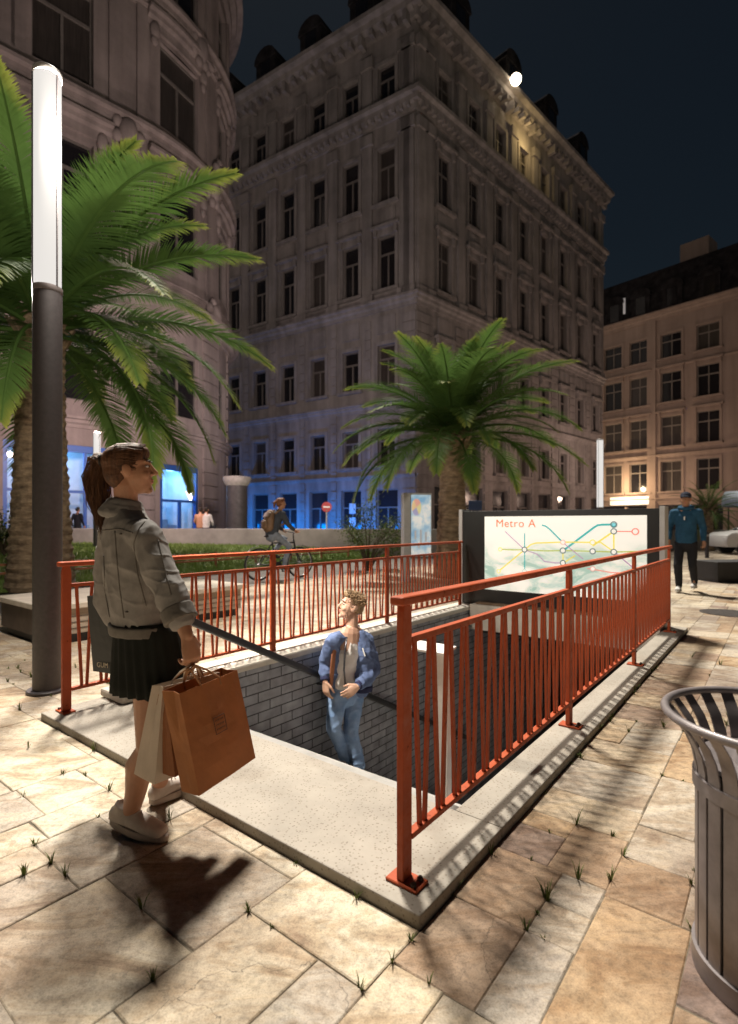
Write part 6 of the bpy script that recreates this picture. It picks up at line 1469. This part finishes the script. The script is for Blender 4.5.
# ================= generic simpler figures
def figure(name, label, loc, rz, sc, J, mats, voxel=0.012, group=None, hood=False, cap=False, cat='person', legs=True, pony=False):
    t = thing(name, label, cat, loc, rz, group, scale=sc); v = {k: V3(p) for k, p in J.items() if k not in ('f',)}
    f = V3(J.get('f', (1, 0, 0))); side = (v['rsh'] - v['lsh']).normalized(); mb = MB(); u = V3((0, 0, 1)); hc = v['head']
    L, s = head(mb, hc, f, u, 1.0)
    mb.loft([hc - u * 0.07, v['neck'] - V3((0, 0, 0.05))], [0.052, 0.062], side); mb.loft([v['neck'] - V3((0, 0, 0.06)), v['pel']], [(0.14, 0.08), (0.14, 0.10)], side)
    for a in 'rl':
        mb.loft([v[a + 'sh'], v[a + 'el'], v[a + 'wr']], [0.05, 0.04, 0.026], side); d = v[a + 'wr'] - v[a + 'el']; hand(mb, v[a + 'wr'], d, v['neck'] - v[a + 'wr'] + V3((0, 0, 0.3)), f + V3((0, 0, 0.2)), 0.6, 1.0)
        if legs: mb.loft([v[a + 'hip'], v[a + 'kn'], v[a + 'an'] - V3((0, 0, 0.04))], [0.065, 0.048, 0.034], side)
    body = blob('body', mb, min(voxel, 0.008), mats['skin'], t, 3); eyes(body, L, f, u, 1.0, m_iris)
    if not cap:
        h = MB(); h.ell(L(-0.03, 0, 0.048), 0.095, 0.084, 0.082, f, u); h.ell(L(-0.05, 0, 0.0), 0.064, 0.074, 0.075, f, u); h.ell(L(0.02, 0, 0.085), 0.066, 0.066, 0.045, f, u)
        if pony: h.loft([L(-0.1, 0, 0.05), L(-0.16, 0, 0.02), L(-0.17, 0, -0.1)], [0.03, 0.035, 0.012], side)
        blob('hair', h, 0.009, mats['hair'], body, 2, lambda co, no: 0.004 * noise.noise(co * 40))
    else:
        h = MB(); h.ell(L(-0.008, 0, 0.062), 0.105, 0.088, 0.075, f, u); h.ell(L(0.10, 0, 0.048), 0.07, 0.07, 0.012, f, u); blob('cap', h, 0.009, mats['cap'], t, 2)
    b = MB(); hem = v['pel'] - V3((0, 0, 0.02)); mid_ = v['pel'].lerp(v['neck'], 0.5); ch = v['pel'].lerp(v['neck'], 0.78)
    b.loft([hem, mid_, ch, v['neck'] - V3((0, 0, 0.02))], [(0.165, 0.125), (0.165, 0.125), (0.178, 0.115), (0.075, 0.07)], side, 20); b.loft([v['lsh'], v['rsh']], [0.068, 0.068], (0, 0, 1))
    for a in 'rl': b.loft([v[a + 'sh'], v[a + 'sh'].lerp(v[a + 'el'], 0.5), v[a + 'el'], v[a + 'wr'].lerp(v[a + 'el'], 0.12)], [0.062, 0.060, 0.054, 0.042], side)
    if hood:
        hb = MB(); hb.tube([v['neck'] + side * (0.10 * math.cos(a_)) + f * (0.09 * math.sin(a_)) + V3((0, 0, 0.02 - 0.02 * math.sin(a_))) for a_ in [2 * math.pi * i / 16 for i in range(16)]], 0.035, 8, True)
    top = blob('jacket' if hood else 'top', b, voxel, mats['top'], t, 3, folds(0.008, 8, 18))
    if hood: blob('hood', hb, voxel, mats['top'], top, 2)
    if legs:
        q = MB(); q.loft([v['pel'] + V3((0, 0, 0.03)), v['pel'] - V3((0, 0, 0.08))], [(0.15, 0.11), (0.16, 0.12)], side)
        for a in 'rl': q.loft([v[a + 'hip'], v[a + 'kn'], v[a + 'an']], [(0.088, 0.09), (0.068, 0.07), (0.052, 0.055)], side)
        blob('trousers', q, voxel, mats['legs'], t, 3, folds(0.006, 8, 18))
        for a in 'rl':
            d = V3(J.get(a + 'toe', f)); d.normalize(); h_ = v[a + 'an'] - d * 0.06; h_.z -= 0.085; shoe(t, v[a + 'an'], h_, h_ + d * 0.27, mats['shoe'], mats['sole'], 1.05)
    return t, top, L
m_sh_w = mat('pale_sneaker', (0.55, 0.53, 0.5), 0.8); m_sh_d = mat('dark_shoe', (0.03, 0.03, 0.03), 0.7)
wj = dict(f=(1, 0, 0), head=(0.03, 0, 1.62), neck=(0.0, 0, 1.46), rsh=(0, -0.19, 1.39), lsh=(0, 0.19, 1.39), rel=(-0.03, -0.26, 1.12), rwr=(0.10, -0.25, 0.90), lel=(-0.08, 0.25, 1.13), lwr=(0.03, 0.27, 0.89), pel=(0, 0, 0.90), rhip=(0, -0.09, 0.86), lhip=(0, 0.09, 0.86), rkn=(0.17, -0.10, 0.48), ran=(0.10, -0.09, 0.11), lkn=(0.02, 0.10, 0.47), lan=(-0.24, 0.10, 0.15))
p = gr(686, 592)
t, top, L = figure('person', 'person in a hooded blue jacket and dark cap walking beside the map sign', p, math.atan2(-p.y, -p.x) + R(-8), 1.09, wj, dict(skin=m_skin, top=cloth('blue_shell', (0.028, 0.095, 0.17), (0.018, 0.06, 0.11)), legs=cloth('dark_trousers', (0.022, 0.022, 0.026)), shoe=m_sh_w, sole=m_sh_w, cap=cloth('dark_cap', (0.03, 0.035, 0.055)), hair=m_hair3), hood=True, cap=True)
mb = MB(); mb.bar(L(0.14, 0.0, -0.30), L(0.145, 0, -0.36), 0.02, 0.006, (1, 0, 0)); mb.build('zip_pull', m_white, top)

# ---- cyclist and bicycle
bp_ = gr(280, 579); BA = R(42); BS = 1.07
bike = thing('bicycle', 'dark city bicycle ridden along the path by the lawn', 'bicycle', bp_, BA, scale=BS)
m_bike = mat('bike_paint', (0.015, 0.015, 0.017), 0.4)
WR = 0.345
for x in (-0.53, 0.53):
    mb = MB(); mb.tube([(x + WR * 0.96 * math.cos(2 * math.pi * j / 40), 0, WR + WR * 0.96 * math.sin(2 * math.pi * j / 40)) for j in range(40)], 0.021, 8, True, side=(0, 1, 0)); wh = mb.build('wheel', m_tyre, bike, smooth=True)
    mb = MB(); mb.tube([(x + WR * 0.89 * math.cos(2 * math.pi * j / 40), 0, WR + WR * 0.89 * math.sin(2 * math.pi * j / 40)) for j in range(40)], 0.011, 6, True, side=(0, 1, 0)); mb.build('rim', m_rim, wh, smooth=True)
    mb = MB()
    for j in range(20): a = 2 * math.pi * j / 20; mb.tube([(x, 0.02 * (-1) ** j, WR), (x + WR * 0.88 * math.cos(a), 0, WR + WR * 0.88 * math.sin(a))], 0.0025, 4)
    mb.tube([(x, -0.05, WR), (x, 0.05, WR)], 0.022, 10); mb.build('spokes', m_rim, wh)
mb = MB(); bbk = (-0.09, 0, 0.30); st_t = (-0.20, 0, 0.80); hd_t = (0.36, 0, 0.86); hd_b = (0.39, 0, 0.70)
for a, b, r in ((bbk, st_t, 0.018), (st_t, (0.365, 0, 0.80), 0.017), (bbk, hd_b, 0.02), (hd_b, hd_t, 0.021), (bbk, (-0.53, 0.05, WR), 0.012), (bbk, (-0.53, -0.05, WR), 0.012), (st_t, (-0.53, 0.05, WR), 0.01), (st_t, (-0.53, -0.05, WR), 0.01), (hd_b, (0.53, 0.05, WR), 0.014), (hd_b, (0.53, -0.05, WR), 0.014), (st_t, (-0.225, 0, 0.93), 0.014)): mb.tube([a, b], r, 10)
mb.build('frame', m_bike, bike, smooth=True)
mb = MB(); mb.loft([(-0.36, 0, 0.95), (-0.27, 0, 0.955), (-0.10, 0, 0.945)], [(0.07, 0.025), (0.075, 0.025), (0.025, 0.018)], (0, 1, 0)); mb.build('saddle', m_dark, bike, smooth=True)
mb = MB(); mb.tube([hd_t, (0.34, 0, 1.02)], 0.014, 8); mb.tube([(0.24, -0.27, 1.05), (0.36, -0.22, 1.04), (0.36, 0, 1.02), (0.36, 0.22, 1.04), (0.24, 0.27, 1.05)], 0.012, 8); mb.build('handlebar', m_bike, bike, smooth=True)
mb = MB(); mb.tube([(-0.09, -0.06, 0.30), (-0.09, 0.06, 0.30)], 0.025, 10); mb.tube([(-0.09, -0.062, 0.30), (-0.09, -0.07, 0.30)], 0.09, 20)
for sg_, (dx, dz) in ((-1, (0.12, -0.12)), (1, (-0.12, 0.12))): mb.tube([(-0.09, sg_ * 0.075, 0.30), (-0.09 + dx, sg_ * 0.085, 0.30 + dz)], 0.011, 6); mb.box(-0.09 + dx - 0.045, -0.09 + dx + 0.045, min(sg_ * 0.09, sg_ * 0.17), max(sg_ * 0.09, sg_ * 0.17), 0.29 + dz, 0.312 + dz)
mb.build('pedals', m_bike, bike)
for x, s0 in ((-0.53, 1), (0.53, 1)):
    mb = MB(); rs = []
    for k in range(12):
        a = R(25 + 11 * k) if x < 0 else R(45 + 9 * k); c = (x + 0.385 * math.cos(a), WR + 0.385 * math.sin(a)); rs.append([(c[0], -0.028, c[1]), (c[0], 0.028, c[1]), (c[0] * 0.997 + x * 0.003, 0.028, c[1] + 0.006), (c[0] * 0.997 + x * 0.003, -0.028, c[1] + 0.006)])
    mb.rings(rs); mb.build('mudguard', m_bike, bike)
cj = dict(f=(1, -0.15, 0.0), head=(0.03, 0, 1.665), neck=(-0.03, 0, 1.50), rsh=(-0.04, -0.17, 1.44), lsh=(-0.04, 0.17, 1.44), rel=(0.06, -0.22, 1.20), rwr=(0.22, -0.24, 1.08), lel=(0.06, 0.22, 1.20), lwr=(0.22, 0.24, 1.08), pel=(-0.22, 0, 1.02), rhip=(-0.20, -0.09, 1.00), lhip=(-0.20, 0.09, 1.00), rkn=(0.17, -0.11, 0.72), ran=(0.03, -0.12, 0.30), lkn=(0.20, 0.11, 0.90), lan=(-0.15, 0.12, 0.54))
t, top, L = figure('person', 'cyclist with a brown backpack riding past the lawn', bp_, BA, BS, cj, dict(skin=m_skin, top=cloth('dark_grey_top', (0.055, 0.062, 0.075)), legs=denim('faded_jeans', (0.26, 0.29, 0.34), (0.15, 0.175, 0.22)), shoe=m_sh_d, sole=m_sh_d, hair=hair_mat('auburn_hair', (0.26, 0.10, 0.04), (0.10, 0.035, 0.016))), pony=True)
bpk = thing('backpack', 'brown leather backpack worn by the cyclist', 'backpack', bp_, BA, scale=BS)
m_bag = mat('brown_leather', (0.20, 0.115, 0.062), 0.65, var=0.15, scale=12)
mb = MB(); mb.loft([(-0.30, 0, 1.12), (-0.285, 0, 1.30), (-0.25, 0, 1.46)], [(0.15, 0.095), (0.155, 0.105), (0.12, 0.07)], (0, 1, 0), 16); bb_ = blob('bag', mb, 0.012, m_bag, bpk, 3, folds(0.008, 9, 20))
mb = MB(); mb.loft([(-0.40, 0, 1.14), (-0.395, 0, 1.26)], [(0.11, 0.04), (0.11, 0.045)], (0, 1, 0), 14); blob('front_pocket', mb, 0.012, m_bag, bpk, 2)
mb = MB(); mb.loft([(-0.30, 0, 1.45), (-0.36, 0, 1.36)], [(0.13, 0.035), (0.13, 0.03)], (0, 1, 0), 14); blob('flap', mb, 0.012, mat('dark_leather', (0.12, 0.07, 0.04), 0.6), bpk, 2)
for sy in (-0.12, 0.12): mb = MB(); mb.tube([(-0.20, sy, 1.44), (-0.08, sy, 1.52), (0.07, sy, 1.40), (0.02, sy * 1.2, 1.22), (-0.2, sy, 1.16)], 0.02, 8, flat=0.5); mb.build('strap', m_bag, bpk, smooth=True)

# ---- people sitting on the far wall, and one by the shop
sj = dict(f=(-0.3, 1, 0), head=(0.0, 0.03, 0.74), neck=(0, 0, 0.58), rsh=(0.18, 0, 0.50), lsh=(-0.18, 0, 0.50), rel=(0.24, 0.08, 0.26), rwr=(0.14, 0.26, 0.10), lel=(-0.24, 0.08, 0.26), lwr=(-0.14, 0.26, 0.10), pel=(0, 0, 0.06), rhip=(0.09, 0.02, 0.06), lhip=(-0.09, 0.02, 0.06), rkn=(0.12, 0.45, 0.07), lkn=(-0.12, 0.45, 0.07), ran=(0.12, 0.45, -0.36), lan=(-0.12, 0.45, -0.36), rtoe=(0, 1, 0), ltoe=(0, 1, 0))
for (px_, lab, mt, rz_, hr_) in ((200.5, 'dark haired person with bare shoulders sitting on the low wall', m_skin, 6, m_hair3), (206, 'person in a white top sitting on the low wall beside a dark haired friend', mtee2 if False else cloth('white_top', (0.55, 0.52, 0.5)), -14, m_hair3)):
    q = at(px_, 528, 21.6); q.z = 1.13
    figure('person', lab, q, R(rz_), 1.0, sj, dict(skin=m_skin, top=mt, legs=cloth('dark_legs', (0.04, 0.04, 0.05)), shoe=m_sh_d, sole=m_sh_d, hair=hr_), voxel=0.016)
q = at(77.5, 528, 24.0); q.z = 0.32
st2 = dict(wj); st2.update(rkn=(0.02, -0.1, 0.48), ran=(0.0, -0.1, 0.1), lkn=(0.02, 0.1, 0.48), lan=(0, 0.1, 0.1), f=(1, 0, 0))
figure('person', 'distant person in dark clothes standing before the blue lit shop window', q, R(80), 1.0, st2, dict(skin=m_skin, top=cloth('black_top', (0.015, 0.015, 0.02)), legs=cloth('black_legs', (0.02, 0.02, 0.02)), shoe=m_sh_d, sole=m_sh_d, hair=m_hair3), voxel=0.016)
